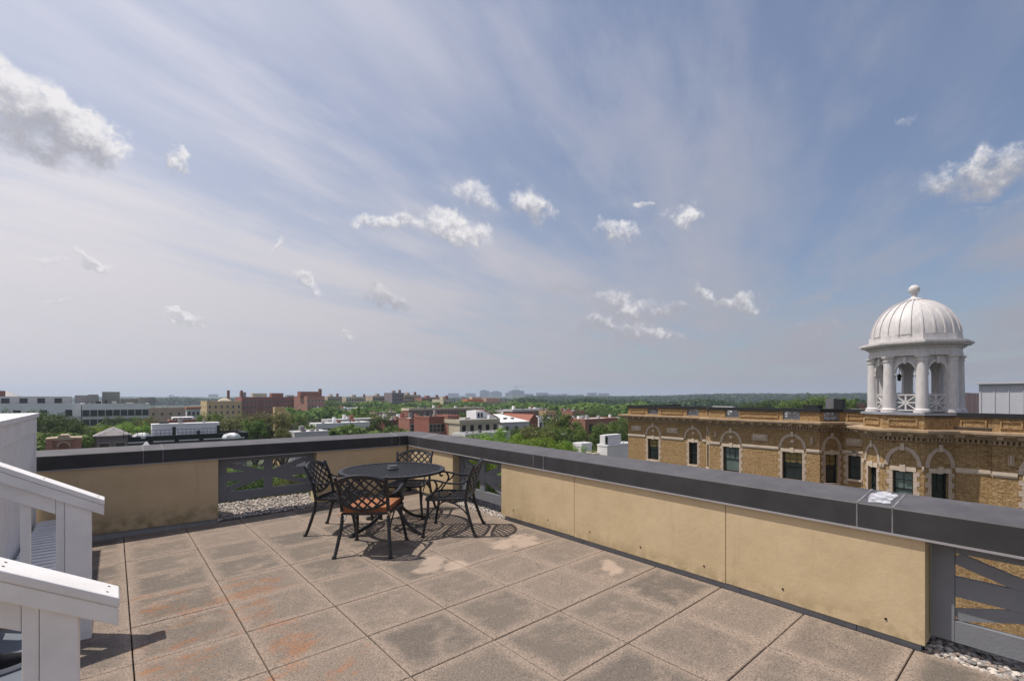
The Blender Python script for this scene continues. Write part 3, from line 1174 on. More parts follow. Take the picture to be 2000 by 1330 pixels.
for z in (.004, .048):
    mb.sweep([(W * 1.0 * c1, W * .985 * c2, z) for c1, c2 in ((-1, -1), (0, -.985), (1, -1), (.96, 0), (1, 1), (0, .985), (-1, 1), (-.96, 0))], .006, n=6, closed=True)
mb.ob('piping', M_CUSH, cu)
for s in (-1, 1):
    mb = MB()
    mb.sweep(spline([(s * .228, -.228, .01), (s * .25, -.262, .0), (s * .262, -.27, -.03), (s * .27, -.262, -.012)], 4), .018, .004)
    mb.ob('tie', mat('pale_cushion_tie', (.42, .27, .16), .9), cu)
mb = MB()
mb.box((-.012, -.2365, .014), (.014, -.234, .03))
mb.ob('care_tag', mat('white_tag', (.7, .7, .68), .7), cu)
# ------------------------------------------------------------------ neighbouring brick building with cupola
def rd(r, d):
    return Vector((r * ST + d * CT, -r * CT + d * ST, 0))


def brick_mat(name, c1, c2, c3, mortar, scale=1.0, bump=.6, mott=.5):
    m, k, b = newmat(name)
    co = k.n('ShaderNodeTexCoord').outputs['Object']
    se = k.n('ShaderNodeSeparateXYZ', {0: co})
    u = k.m('ADD', se.outputs[0], k.m('MULTIPLY', se.outputs[1], .41))
    uv = k.n('ShaderNodeCombineXYZ', {0: u, 1: se.outputs[2], 2: 0.0}).outputs[0]
    br = k.n('ShaderNodeTexBrick', {'Vector': uv, 'Scale': scale, 'Color1': (*c1, 1), 'Color2': (*c2, 1), 'Mortar': (*mortar, 1), 'Mortar Size': .008, 'Brick Width': .22, 'Row Height': .072, 'Bias': 0.0})
    n = k.noise(co, 2.2, 6, .65)
    n2 = k.noise(co, 9, 4, .8)
    c = k.mix(k.ramp(n2, .42, .66, 0, mott), br.outputs[0], (*c3, 1))
    c = k.mix(k.ramp(n, .35, .7, .0, .35), c, tuple(x * .55 for x in c1))
    k.set(b, 'Base Color', c)
    b.inputs['Roughness'].default_value = .9
    b.inputs['Specular IOR Level'].default_value = .12
    hgt = k.m('ADD', k.m('MULTIPLY', br.outputs[1], -1.0), k.m('MULTIPLY', n2, 1.6))
    k.set(b, 'Normal', k.n('ShaderNodeBump', {'Height': hgt, 'Strength': bump, 'Distance': .05}).outputs[0])
    return m


M_OCHRE = brick_mat('ochre_rough_brick', (.44, .28, .125), (.27, .165, .070), (.56, .41, .235), (.22, .15, .09), 1.0, 1.0, .7)
M_PINK = brick_mat('pale_pink_brick', (.52, .42, .34), (.45, .355, .285), (.58, .48, .39), (.38, .31, .26), 1.0, .3, .3)
M_STONE = mat('weathered_terracotta', (.36, .26, .17), .85, .3, 2.5, .3, 20)
M_LSTONE = mat('pale_stone_trim', (.52, .43, .345), .85, .2, 4, .2, 20)
M_DCOP = mat('dark_roof_coping', (.018, .019, .021), .6, .2, 3)
M_ROOF = mat('dark_flat_roof', (.055, .056, .06), .9, .3, 1)
M_SASH = mat('dark_sash', (.012, .014, .015), .5)
M_WPAINT = mat('white_cupola_paint', (.56, .535, .53), .5, .16, 4, .15, 30, stretch=(2.2, 2.2, .7))
M_SLAB = mat('grey_lead_slab', (.26, .27, .30), .5, .15, 4)
M_LAT2 = mat('grey_lattice_paint', (.20, .21, .23), .6, .15)


def glass(name, c, r=.08):
    m, k, b = newmat(name)
    n = k.noise(k.n('ShaderNodeTexCoord').outputs['Object'], .9, 2, .5)
    k.set(b, 'Base Color', k.mix(k.ramp(n, .3, .7), tuple(v * .6 for v in c), tuple(v * 1.3 for v in c)))
    b.inputs['Roughness'].default_value = r
    b.inputs['Specular IOR Level'].default_value = .5
    return m


M_GLASS = glass('dark_window_glass', (.016, .022, .022))
M_GLASS2 = glass('window_glass_over_pale_blind', (.10, .135, .125))
M_REFL = mat('ochre_reflection', (.22, .16, .06), .7, .1)  # warm window reflection put into a flat colour

A0 = rd(17.5, 27)
FROT = math.atan2(-.9986, -.052)
nb = thing('brick_apartment_wing', 'long ochre brick building with arched window surrounds, dentil cornice and flat dark roof', 'building', (A0.x, A0.y, 0), FROT)
ZC0, ZP0, ZP1, ZT = -.30, .22, .84, .97          # frieze, parapet foot, parapet head, coping top
OC = (4.69, -2.03)
OA = 1.775
OR = OA / math.cos(R(22.5))


def octv(i, r=OR, c=OC):
    a = R(22.5 + 45 * i)
    return (c[0] + r * math.cos(a), c[1] + r * math.sin(a))


# outline from left to right: recessed length, canted bay, recess, turret faces, right-hand length
line = [(-14.42, 8.0), (-14.42, 1.0), (-7.5, 1.0), (-6.62, 0.0), (.04, 0.0), (.86, 1.0), (octv(4)[0], 1.0), octv(4), octv(5), octv(6), (octv(6)[0] + .85, -2.95), (7.40, -2.95), (7.42, -3.20), (12.5, -3.20)]


def offs(pts, d):
    """outline moved outwards (to the right of its direction) by d"""
    out = []
    for i, p in enumerate(pts):
        ns = []
        for a, b in ((i - 1, i), (i, i + 1)):
            if a < 0 or b >= len(pts):
                continue
            v = Vector((pts[b][0] - pts[a][0], pts[b][1] - pts[a][1])).normalized()
            ns.append(Vector((v.y, -v.x)))
        if len(ns) == 1:
            o = ns[0] * d
        else:
            b = (ns[0] + ns[1])
            b = b / max(b.length, 1e-6)
            o = b * (d / max(.35, b.dot(ns[0])))
        out.append((p[0] + o.x, p[1] + o.y))
    return out


def band(mb, p0, p1, z0, z1):
    """closed strip between two outlines"""
    for i in range(len(p0) - 1):
        a, b, c, d = p0[i], p0[i + 1], p1[i + 1], p1[i]
        mb.hexa([(d[0], d[1], z0), (c[0], c[1], z0), (b[0], b[1], z0), (a[0], a[1], z0), (d[0], d[1], z1), (c[0], c[1], z1), (b[0], b[1], z1), (a[0], a[1], z1)])


def seg_frame(i, c=0.0):
    a, b = line[i], line[i + 1]
    u = Vector((b[0] - a[0], b[1] - a[1], 0))
    L = u.length
    u.normalize()
    n = Vector((u.y, -u.x, 0))        # outwards
    return Vector((a[0], a[1], 0)), u, n, L


def holed(mb, o, u, n, L, z0, z1, holes, depth=.24):
    """wall face with rectangular openings (u0,u1,z0,z1) and reveals"""
    us = sorted({0, L} | {h[0] for h in holes} | {h[1] for h in holes})
    zs = sorted({z0, z1} | {h[2] for h in holes} | {h[3] for h in holes})
    P = lambda a, z, d=0.0: o + u * a - n * d + Vector((0, 0, z))
    for a, b in zip(us, us[1:]):
        for c, d in zip(zs, zs[1:]):
            m_ = ((a + b) / 2, (c + d) / 2)
            if any(h[0] < m_[0] < h[1] and h[2] < m_[1] < h[3] for h in holes):
                continue
            mb.face([P(a, c), P(b, c), P(b, d), P(a, d)])
    for (a, b, c, d) in holes:
        mb.face([P(a, c), P(a, c, depth), P(a, d, depth), P(a, d)][::-1])
        mb.face([P(b, c), P(b, c, depth), P(b, d, depth), P(b, d)])
        mb.face([P(a, c), P(b, c), P(b, c, depth), P(a, c, depth)][::-1])
        mb.face([P(a, d), P(b, d), P(b, d, depth), P(a, d, depth)])


def bx(mb, o, u, n, a0, a1, z0, z1, d0, d1):
    """box on a wall face, d measured outwards"""
    P = lambda a, d, z: tuple(o + u * a + n * d + Vector((0, 0, z)))
    mb.hexa([P(a0, d1, z0), P(a1, d1, z0), P(a1, d0, z0), P(a0, d0, z0), P(a0, d1, z1), P(a1, d1, z1), P(a1, d0, z1), P(a0, d0, z1)])


def sash_window(o, u, n, a0, a1, z0, z1, cols=2, warm_reflection=False, gl=None):
    w = bpy.data.objects.new('window', None)
    col.objects.link(w)
    w.parent = nb
    mb = MB()
    t = .06
    for (b0, b1, y0, y1) in ((a0, a0 + t, z0, z1), (a1 - t, a1, z0, z1), (a0 + t, a1 - t, z1 - t, z1), (a0 + t, a1 - t, z0, z0 + t)):
        bx(mb, o, u, n, b0 + .001, b1 - .001, y0 + .001, y1 - .001, -.23, -.14)
    zm = (z0 + z1) / 2
    bx(mb, o, u, n, a0 + t, a1 - t, zm - .03, zm + .03, -.2, -.15)
    for i in range(1, cols):
        x = a0 + (a1 - a0) * i / cols
        bx(mb, o, u, n, x - .012, x + .012, zm + .031, z1 - t, -.19, -.165)
    bx(mb, o, u, n, a0 + t, a1 - t, (zm + z1) / 2 - .012, (zm + z1) / 2 + .012, -.189, -.166)
    mb.ob('sash', M_SASH, w)
    for lo, hi, dd in ((z0 + t, zm - .03, -.19), (zm + .03, z1 - t, -.182)):
        mb = MB()
        bx(mb, o, u, n, a0 + t, a1 - t, lo, hi, dd - .01, dd)
        mb.ob('pane', gl or M_GLASS, w)
    if warm_reflection:  # ochre sheet stands in for a warm reflection in the upper sash
        mb = MB()
        bx(mb, o, u, n, a0 + t + .01, a1 - t - .01, zm + .2, z1 - t - .01, -.181, -.176)
        mb.ob('warm_reflection', M_REFL, w)


def arch_ring(mb, o, u, n, c, ro, zo, zs, th, d0, d1, seg=14):
    """half ellipse ring: outer half width ro, crown zo, spring zs"""
    P = lambda a, d, z: tuple(o + u * a + n * d + Vector((0, 0, z)))
    H = zo - zs
    for i in range(seg):
        t0, t1 = math.pi * i / seg, math.pi * (i + 1) / seg
        q = []
        for t in (t0, t1):
            q.append(((c - math.cos(t) * ro, zs + math.sin(t) * H), (c - math.cos(t) * (ro - th), zs + math.sin(t) * (H - th))))
        (a, b), (a2, b2) = q
        mb.hexa([P(b[0], d1, b[1]), P(b2[0], d1, b2[1]), P(b2[0], d0, b2[1]), P(b[0], d0, b[1]), P(a[0], d1, a[1]), P(a2[0], d1, a2[1]), P(a2[0], d0, a2[1]), P(a[0], d0, a[1])])


def swag(o, u, n, a0, a1, z0, z1):
    g = bpy.data.objects.new('relief_panel', None)
    col.objects.link(g)
    g.parent = nb
    mb = MB()
    t = .04
    for (b0, b1, y0, y1) in ((a0, a0 + t, z0, z1), (a1 - t, a1, z0, z1), (a0 + t, a1 - t, z1 - t, z1), (a0 + t, a1 - t, z0, z0 + t)):
        bx(mb, o, u, n, b0, b1, y0, y1, .002, .05)
    mb.ob('panel_frame', M_STONE, g)
    mb = MB()
    bx(mb, o, u, n, a0 + t, a1 - t, z0 + t, z1 - t, .002, .012)
    P = lambda a, z, d: o + u * a + n * d + Vector((0, 0, z))
    w, h = a1 - a0, z1 - z0
    if w > h:
        for k_ in range(9):
            f_ = k_ / 8
            x = a0 + w * (.16 + .68 * f_)
            z = z1 - h * (.30 + .38 * (1 - (2 * f_ - 1) ** 2))
            mb.lathe([(.055, -.03), (.062, 0), (.03, .04)], 7, M=Matrix.Translation(P(x, z, .03)))
        for f_ in (.16, .84):
            mb.lathe([(.05, -.16), (.07, .0), (.05, .07)], 7, M=Matrix.Translation(P(a0 + w * f_, z1 - h * .42, .03)))
    else:
        for k_ in range(5):
            mb.lathe([(.03, -.03), (.042, 0), (.02, .03)], 7, M=Matrix.Translation(P((a0 + a1) / 2, z0 + h * (.18 + .16 * k_), .03)))
    mb.ob('carving', M_LSTONE, g)


def quoins(mb, o, u, n, a, sgn, z0, z1):
    z = z0
    k_ = 0
    while z < z1:
        w = .13 if k_ % 2 else .22
        bx(mb, o, u, n, min(a, a + sgn * w), max(a, a + sgn * w), z, min(z + .215, z1), .002, .014)
        z += .216
        k_ += 1


ZS, ZO, WT0, WB0 = -1.40, -.53, -1.63, -3.25
# per length: windows (centre, half width, warm reflection) and relief panels, in metres along it
SEG = {1: dict(win=[(2.45, .50, True), (5.9, .33, False)], arch=[(2.46, .74), (5.9, .74)], rel=[(.34, 1.34), (3.66, 4.66)], par=[(.22, 1.65), (3.15, 5.05)], lat=[(1.93, 2.90), (5.38, 6.33)]),
       2: dict(win=[(.66, .30, False)], arch=[(.66, .52)], rel=[], par=[], lat=[(.40, .92)]),
       3: dict(win=[(1.47, .54, False), (5.20, .55, True)], arch=[(1.46, .74), (5.21, .76)], rel=[(2.82, 3.82), (.30, .46), (6.14, 6.34)], par=[(2.05, 4.42)], lat=[(1.06, 1.99), (4.67, 5.62)]),
       4: dict(win=[(.66, .34, True)], arch=[(.66, .55)], rel=[], par=[], lat=[(.22, 1.1)]),
       5: dict(win=[(.55, .30, False)], arch=[], rel=[(.12, .95)], par=[(.2, 1.6)], lat=[], low=-2.95),
       7: dict(win=[(.735, .32, False)], arch=[(.735, .58)], rel=[], par=[(.2, 1.27)], lat=[]),
       8: dict(win=[(.735, .36, False)], arch=[(.735, .66)], rel=[], par=[(.22, 1.25)], lat=[]),
       9: dict(win=[(.60, .33, False)], arch=[(.60, .57)], rel=[], par=[(.15, 1.05)], lat=[]),
       10: dict(win=[], arch=[], rel=[], par=[(.15, .95)], lat=[]),
       12: dict(win=[(1.45, .5, False)], arch=[(1.45, .74)], rel=[(.44, .62)], par=[(.22, .85), (1.6, 3.2)], lat=[])}
for i in range(len(line) - 1):
    o, u, n, L = seg_frame(i)
    S = SEG.get(i, dict(win=[], arch=[], rel=[], par=[], lat=[]))
    holes = []
    low = S.get('low', WB0)
    for (c, hw, bl) in S['win']:
        holes.append((c - hw, c + hw, low, WT0))
        for fl_ in (1, 2, 3):
            holes.append((c - hw, c + hw, low - 3.9 * fl_, WT0 - 3.9 * fl_))
    mb = MB()
    holed(mb, o, u, n, L, -20, ZP0, holes)
    mb.ob('wall', M_OCHRE, nb)
    mb = MB()
    if S['lat']:
        holed(mb, o, u, n, L, ZP0, ZP1, [(a, b, .30, .80) for a, b in S['lat']], .3)
    else:
        holed(mb, o, u, n, L, ZP0, ZP1, [])
    mb.ob('parapet', M_OCHRE, nb)
    for (c, hw, bl) in S['win']:
        for fl_ in range(4):
            sash_window(o, u, n, c - hw, c + hw, low - 3.9 * fl_, WT0 - 3.9 * fl_, 3 if hw > .4 else 2, bl and fl_ == 0, M_GLASS2 if (i, c) in ((3, 1.47), (8, .735)) and fl_ == 0 else None)
        mb = MB()
        # flat arch with a raised keystone over the opening
        bx(mb, o, u, n, c - hw - .1, c + hw + .1, WT0 + .002, WT0 + .20, .002, .03)
        bx(mb, o, u, n, c - .10, c + .10, WT0 - .02, WT0 + .28, .031, .06)
        mb.ob('lintel', M_LSTONE, nb)
        if hw > .25:
            for s_ in (-1, 1):
                mb = MB()
                quoins(mb, o, u, n, c + s_ * hw, s_, low - .3, WT0)
                mb.ob('quoin_strip', M_PINK, nb)
        mb = MB()
        bx(mb, o, u, n, c - hw - .06, c + hw + .06, low - .12, low - .002, .002, .08)
        mb.ob('sill', M_LSTONE, nb)
    for (c, hw) in S['arch']:
        mb = MB()
        arch_ring(mb, o, u, n, c, hw, ZO, ZS, .15, .002, .035)
        mb.ob('arch_surround', M_PINK, nb)
        mb = MB()
        bx(mb, o, u, n, c - .07, c + .07, ZO - .18, ZO + .13, .036, .085)
        mb.ob('keystone', M_LSTONE, nb)
        if hw > .6 and i < 7:
            mb = MB()
            mb.lathe([(.11, 0), (.10, .03), (.05, .045)], 14, M=Matrix.Translation(o + u * c + n * .002 + Vector((0, 0, ZS + .42))) @ n.to_track_quat('Z', 'Y').to_matrix().to_4x4())
            mb.ob('medallion', M_LSTONE, nb)
    # string course broken by the arched recesses
    cuts = sorted([(c - hw, c + hw) for c, hw in S['arch']])
    a = 0.0
    for (b, e) in cuts + [(L, L)]:
        if b - a > .05:
            mb = MB()
            bx(mb, o, u, n, a + .002, b - .002, ZS - .10, ZS + .04, .002, .06)
            bx(mb, o, u, n, a + .002, b - .002, ZS - .17, ZS - .101, .002, .03)
            mb.ob('string_course', M_LSTONE, nb)
        a = e
    for (a, b) in S['rel']:
        swag(o, u, n, a, b, -1.09, -.65)
    for (a, b) in S['par']:
        mb = MB()
        t = .05
        for (b0, b1, y0, y1) in ((a, a + t, .37, .68), (b - t, b, .37, .68), (a + t, b - t, .68 - t, .68), (a + t, b - t, .37, .37 + t)):
            bx(mb, o, u, n, b0, b1, y0, y1, .002, .045)
        mb.ob('parapet_panel', M_OCHRE, nb)
    for (a, b) in S['lat']:
        mb = MB()
        bx(mb, o, u, n, a, b, .30, .35, -.14, -.06)
        bx(mb, o, u, n, a, b, .75, .80, -.14, -.06)
        bx(mb, o, u, n, a, a + .05, .351, .749, -.14, -.06)
        bx(mb, o, u, n, b - .05, b, .351, .749, -.14, -.06)
        bx(mb, o, u, n, (a + b) / 2 - .03, (a + b) / 2 + .03, .351, .749, -.13, -.07)
        bx(mb, o, u, n, a + .05, b - .05, .52, .58, -.128, -.072)
        P = lambda x, z, d: o + u * x + n * d + Vector((0, 0, z))
        mb.sweep([P(a + .05, .36, -.1), P(b - .05, .74, -.1)], .05, .05, up=tuple(n))
        mb.sweep([P(a + .05, .74, -.1), P(b - .05, .36, -.1)], .05, .048, up=tuple(n))
        mb.ob('lattice_panel', M_LAT2, nb)
# cornice mouldings, modillions, dentils, coping and roof
o00 = offs(line, .001)
for (z0, z1, d, mname) in ((.13, .225, .60, M_STONE), (.05, .129, .52, M_STONE), (-.06, .049, .24, M_STONE), (-.13, -.061, .15, M_STONE), (-.30, -.27, .10, M_STONE)):
    mb = MB()
    band(mb, o00, offs(line, d), z0, z1)
    mb.ob('cornice_moulding', mname, nb)
mod, den = MB(), MB()
for i in range(len(line) - 1):
    o, u, n, L = seg_frame(i)
    k_ = max(1, int(L / .55))
    for q in range(k_):
        a = L * (q + .5) / k_
        bx(mod, o, u, n, a - .09, a + .09, -.045, .048, .241, .50)
    k_ = max(2, int(L / .15))
    for q in range(k_):
        a = L * (q + .5) / k_
        bx(den, o, u, n, a - .043, a + .043, -.268, -.132, .002, .13)
mod.ob('modillions', M_STONE, nb)['kind'] = 'stuff'
den.ob('dentils', M_STONE, nb)['kind'] = 'stuff'
inner = [(x, y) for x, y in line]
cop_line = line[:7]
mb = MB()
band(mb, offs(cop_line, -.32), offs(cop_line, .09), ZP1 - .06, ZT)
mb.ob('coping', M_DCOP, nb)
mb = MB()
band(mb, offs(line[9:], -.32), offs(line[9:], .09), ZP1 - .06, ZT - .01)
mb.ob('coping', M_DCOP, nb)
mb = MB()
mb.prism([(-14.3, 14), (-14.3, 1.1), (-7.4, 1.1), (-6.6, .2), (.1, .2), (1.0, 1.2), (3.2, 1.2), (3.2, -1.9), (6.2, -3.0), (12.4, -3.2), (12.4, 14)], .30, .36)
mb.ob('roof', M_ROOF, nb)
mb = MB()
for (a, b) in (((-14.42, 8.01), (-14.42, 14.2)), ((-14.42, 14.2), (12.5, 14.2)), ((12.5, 14.2), (12.5, -3.4))):
    mb.box((min(a[0], b[0]) - .01, min(a[1], b[1]) - .01, -20), (max(a[0], b[0]) + .2, max(a[1], b[1]) + .2, .42))
mb.ob('back_wall', M_OCHRE, nb)
for (x, y, w, d, h_, c) in ((-2.6, 4.5, .9, .8, .75, 0), (-1.5, 5.2, .5, .5, 1.2, 1), (-.9, 4.8, .5, .5, 1.15, 0), (-3.4, 5.0, .6, .5, .5, 1), (-8.2, 3.0, 1.6, .3, .60, 2), (-5.2, 2.2, 2.6, .3, .56, 2), (.6, 3.0, .9, .25, .58, 2), (2.0, 4.2, .8, .25, .60, 2)):
    mb = MB()
    mb.box((x, y, .361), (x + w, y + d, .361 + h_))
    mb.ob('roof_vent' if c < 2 else 'roof_hatch_strip', [M_DCOP, mat('grey_vent', (.16, .16, .17), .6), mat('white_roof_strip', (.6, .6, .6), .6)][c], nb)

# cupola ------------------------------------------------------------------
cp = thing('cupola', 'white domed cupola with columns and arches on the brick turret', 'cupola', Vector((A0.x, A0.y, 0)) + Matrix.Rotation(FROT, 3, 'Z') @ Vector((OC[0], OC[1], ZP1 + .001)), FROT)
ZB = ZP1 + .001
zz_ = lambda z: z - ZB


def oct(r):
    return [(r * math.cos(R(22.5 + 45 * i)), r * math.sin(R(22.5 + 45 * i))) for i in range(8)]


mb = MB()
mb.prism(oct(2.02), 0, zz_(.94))
mb.ob('base_slab', M_SLAB, cp)
CR = 1.54
for i in range(8):
    a = R(22.5 + 45 * i)
    c = (CR * math.cos(a), CR * math.sin(a))
    mb = MB()
    mb.lathe([(.30, zz_(.941)), (.30, zz_(1.02)), (.27, zz_(1.03)), (.285, zz_(1.07)), (.25, zz_(1.11)), (.218, zz_(1.13)), (.215, zz_(1.9)), (.192, zz_(3.22)), (.225, zz_(3.23)), (.225, zz_(3.26)), (.205, zz_(3.27)), (.207, zz_(3.34)), (.25, zz_(3.40)), (.27, zz_(3.41)), (.27, zz_(3.47))], 24, c)
    mb.ob('column', M_WPAINT, cp, smooth=35)
AP = 1.40
for i in range(8):
    a = R(45 * i)
    n = Vector((math.cos(a), math.sin(a), 0))
    u = Vector((-n.y, n.x, 0))
    o = n * AP
    hw = AP * math.tan(R(22.5))
    ow, zs, zt = .35, 2.70, 3.4715
    mb = MB()
    for s in (-1, 1):
        bx(mb, o, u, n, min(s * ow, s * hw), max(s * ow, s * hw), zz_(.942), zz_(zs), -.12, 0)
        bx(mb, o, u, n, min(s * (ow - .03), s * (ow + .14)), max(s * (ow - .03), s * (ow + .14)), zz_(2.62), zz_(2.70), .001, .06)
    seg = 12
    P = lambda x, z, d: tuple(o + u * x + n * d + Vector((0, 0, zz_(z))))
    for k_ in range(seg):
        t0, t1 = math.pi * k_ / seg, math.pi * (k_ + 1) / seg
        x0, z0, x1, z1 = -ow * math.cos(t0), zs + ow * 1.42 * math.sin(t0), -ow * math.cos(t1), zs + ow * 1.42 * math.sin(t1)
        mb.hexa([P(x0, z0, 0), P(x1, z1, 0), P(x1, z1, -.12), P(x0, z0, -.12), P(x0, zt, 0), P(x1, zt, 0), P(x1, zt, -.12), P(x0, zt, -.12)])
    for s in (-1, 1):
        bx(mb, o, u, n, min(s * ow, s * hw), max(s * ow, s * hw), zz_(zs), zz_(zt), -.12, 0)
    aw = mb.ob('arched_wall', M_WPAINT, cp)
    mb = MB()
    arch_ring(mb, o, u, n, 0, ow + .10, zz_(zs + ow * 1.42 + .09), zz_(zs), .095, .001, .05, 14)
    mb.ob('archivolt', M_WPAINT, aw)
    mb = MB()
    bx(mb, o, u, n, -.06, .06, zz_(3.12), zz_(3.40), .051, .11)
    mb.ob('keystone', M_WPAINT, aw)
    mb = MB()
    bx(mb, o, u, n, -ow, ow, zz_(1.70), zz_(1.76), -.09, -.03)
    bx(mb, o, u, n, -ow, ow, zz_(1.02), zz_(1.08), -.09, -.03)
    bx(mb, o, u, n, -.03, .03, zz_(1.081), zz_(1.699), -.085, -.035)
    bx(mb, o, u, n, -ow, ow, zz_(1.36), zz_(1.42), -.083, -.037)
    Q = lambda x, z: tuple(o + u * x - n * .06 + Vector((0, 0, zz_(z))))
    mb.sweep([Q(-ow, 1.09), Q(ow, 1.69)], .05, .05, up=tuple(n))
    mb.sweep([Q(-ow, 1.69), Q(ow, 1.09)], .05, .048, up=tuple(n))
    mb.ob('balustrade', M_WPAINT, cp)
for (nm, z0, z1, r) in (('architrave', 3.472, 3.60, 1.72), ('frieze', 3.60, 3.80, 1.69), ('bed_mould', 3.80, 3.86, 1.76), ('cornice', 3.93, 4.00, 2.00), ('cornice_edge', 4.00, 4.09, 2.09), ('cornice_top', 4.09, 4.13, 1.96), ('drum', 4.13, 4.42, 1.70)):
    mb = MB()
    mb.prism(oct(r), zz_(z0) + .001, zz_(z1))
    mb.ob(nm, M_WPAINT, cp)
mb = MB()
for i in range(8):
    a = R(45 * i)
    n = Vector((math.cos(a), math.sin(a), 0))
    u = Vector((-n.y, n.x, 0))
    ap = 1.76 * math.cos(R(22.5))
    for q in range(15):
        x = (q - 7) * .094
        bx(mb, n * ap, u, n, x - .028, x + .028, zz_(3.861), zz_(3.929), -.02, .07)
mb.ob('dentils', M_WPAINT, cp)['kind'] = 'stuff'
mb = MB()
mb.prism(oct(1.80), zz_(3.862), zz_(3.928))
mb.ob('soffit', M_WPAINT, cp)
DR, DZ, DH = 1.60, 4.421, 1.70
dome = lambda t: (DR * math.cos(t) + .0, DZ + DH * math.sin(t))
mb = MB()
mb.lathe([(dome(R(q))[0], zz_(dome(R(q))[1])) for q in range(0, 80, 4)] + [(.27, zz_(DZ + DH * .99))], 48)
mb.ob('dome', M_WPAINT, cp, smooth=40)
for i in range(24):
    a = 2 * math.pi * (i + .5) / 24
    mb = MB()
    mb.sweep([((dome(R(q))[0] + .008) * math.cos(a), (dome(R(q))[0] + .008) * math.sin(a), zz_(dome(R(q))[1]) + .008 * math.sin(R(q))) for q in range(0, 80, 6)], .06, .06, up=(math.cos(a), math.sin(a), .3))
    mb.ob('dome_rib', M_WPAINT, cp)
mb = MB()
zt = DZ + DH
mb.lathe([(.42, zz_(zt - .04)), (.44, zz_(zt + .0)), (.30, zz_(zt + .05)), (.13, zz_(zt + .13)), (.09, zz_(zt + .22)), (.13, zz_(zt + .26)), (.10, zz_(zt + .30))], 24)
mb.ob('finial_stem', M_WPAINT, cp, smooth=40)
mb = MB()
mb.lathe([(.005, zz_(zt + .29))] + [(.215 * math.sin(R(q)), zz_(zt + .50 - .22 * math.cos(R(q)))) for q in range(15, 180, 15)] + [(.005, zz_(zt + .721))], 24)
mb.ob('finial_ball', M_WPAINT, cp, smooth=60)
lan = thing('hanging_lantern', 'small dark lantern hanging inside the cupola arch', 'lantern', cp.location + Vector((-.25, .5, zz_(2.55))))
mb = MB()
mb.lathe([(.03, -.16), (.07, -.14), (.085, .08), (.10, .09), (.03, .17), (.012, .18), (.012, .86)], 6)
mb.ob('lantern_body', M_SASH, lan)

# white metal clad stair house on the roof at the right edge
ph = thing('roof_penthouse', 'white metal clad roof penthouse with vertical seams right of the cupola', 'penthouse')
p0 = at_depth(1912, 808, 24.5)
ph.location = (p0.x, p0.y, .37)
ph.rotation_euler = (0, 0, FROT)
M_CLAD = mat('white_metal_cladding', (.50, .51, .54), .45, .06, 2)
mb = MB()
mb.box((0, 0, 0), (5.2, 4, 1.93))
mb.ob('wall', M_CLAD, ph)
for i in range(11):
    mb = MB()
    mb.box((.05 + i * .50, -.028, 0), (.085 + i * .50, -.001, 1.93))
    mb.ob('seam', M_CLAD, ph)
mb = MB()
mb.box((-.16, -.16, 1.931), (5.3, 4.1, 2.05))
mb.ob('roof', M_CLAD, ph)
br = MB()
br.sweep([(-1.35, .35, .95), (-.15, -.2, .02)], .035, n=6)
br.ob('brace_pipe', M_SASH, ph)
# ------------------------------------------------------------------ ground, city, trees
GZ = -20.0
rc = random.Random(11)


def ground_mat():
    m, k, b = newmat('town_ground')
    g = k.n('ShaderNodeNewGeometry').outputs['Position']
    n = k.noise(g, .012, 6, .6)
    n2 = k.noise(g, .05, 4, .6)
    c = k.mix(k.ramp(n, .42, .56), (.055, .075, .03), (.11, .105, .10))
    c = k.mix(k.ramp(n2, .5, .62, 0, .6), c, (.05, .085, .025))
    k.set(b, 'Base Color', c)
    b.inputs['Roughness'].default_value = .95
    return m


mb = MB()
mb.face([(-9000, -9000, GZ), (9000, -9000, GZ), (9000, 9000, GZ), (-9000, 9000, GZ)])
tag(mb.ob('ground', ground_mat()), kind='structure')

M_ASPH = mat('asphalt', (.05, .05, .052), .95, .2, .5)
M_BR = [brick_mat('red_brick_a', (.31, .115, .085), (.25, .09, .065), (.36, .15, .11), (.27, .18, .14), 1, .1, .3),
        brick_mat('red_brick_b', (.37, .165, .12), (.30, .125, .092), (.42, .20, .15), (.32, .23, .19), 1, .1, .3),
        brick_mat('red_brick_c', (.24, .095, .072), (.19, .075, .058), (.28, .125, .095), (.21, .14, .115), 1, .1, .3)]
M_CREAM = mat('cream_stucco', (.50, .44, .33), .85, .12, .3)
M_YELLOW = mat('yellow_brick_wall', (.50, .37, .19), .85, .12, .3)
M_TAN = mat('tan_wall', (.40, .31, .23), .85, .15, .3)
M_PALE = mat('pale_grey_stucco', (.52, .51, .51), .85, .1, .3)
M_WHT = mat('white_stucco', (.74, .73, .74), .8, .08, .3)
M_MID = mat('mid_grey_wall', (.30, .29, .29), .85, .1, .3)
M_MAUVE = mat('mauve_grey_wall', (.20, .165, .175), .85, .1, .3)
M_WROOF = mat('white_roof', (.66, .64, .63), .7, .15, .4)
M_GROOF = mat('grey_roof', (.28, .27, .27), .8, .2, .4)
M_DROOF = mat('dark_roof', (.07, .07, .075), .8, .2, .4)
M_LAWN = mat('green_roof_planting', (.16, .17, .05), .95, .35, .8)
M_TERRA = mat('orange_tile_roof', (.42, .16, .07), .8, .2, .5)
M_MROOF = mat('standing_seam_metal', (.30, .27, .27), .45, .15, 1.5)
M_FRAME = mat('window_frame_white', (.55, .54, .52), .6)
M_FGLASS = glass('far_window_glass', (.03, .036, .038), .15)
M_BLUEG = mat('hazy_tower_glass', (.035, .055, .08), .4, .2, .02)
M_TOWER = mat('hazy_tower_concrete', (.09, .105, .12), .8, .15, .02)


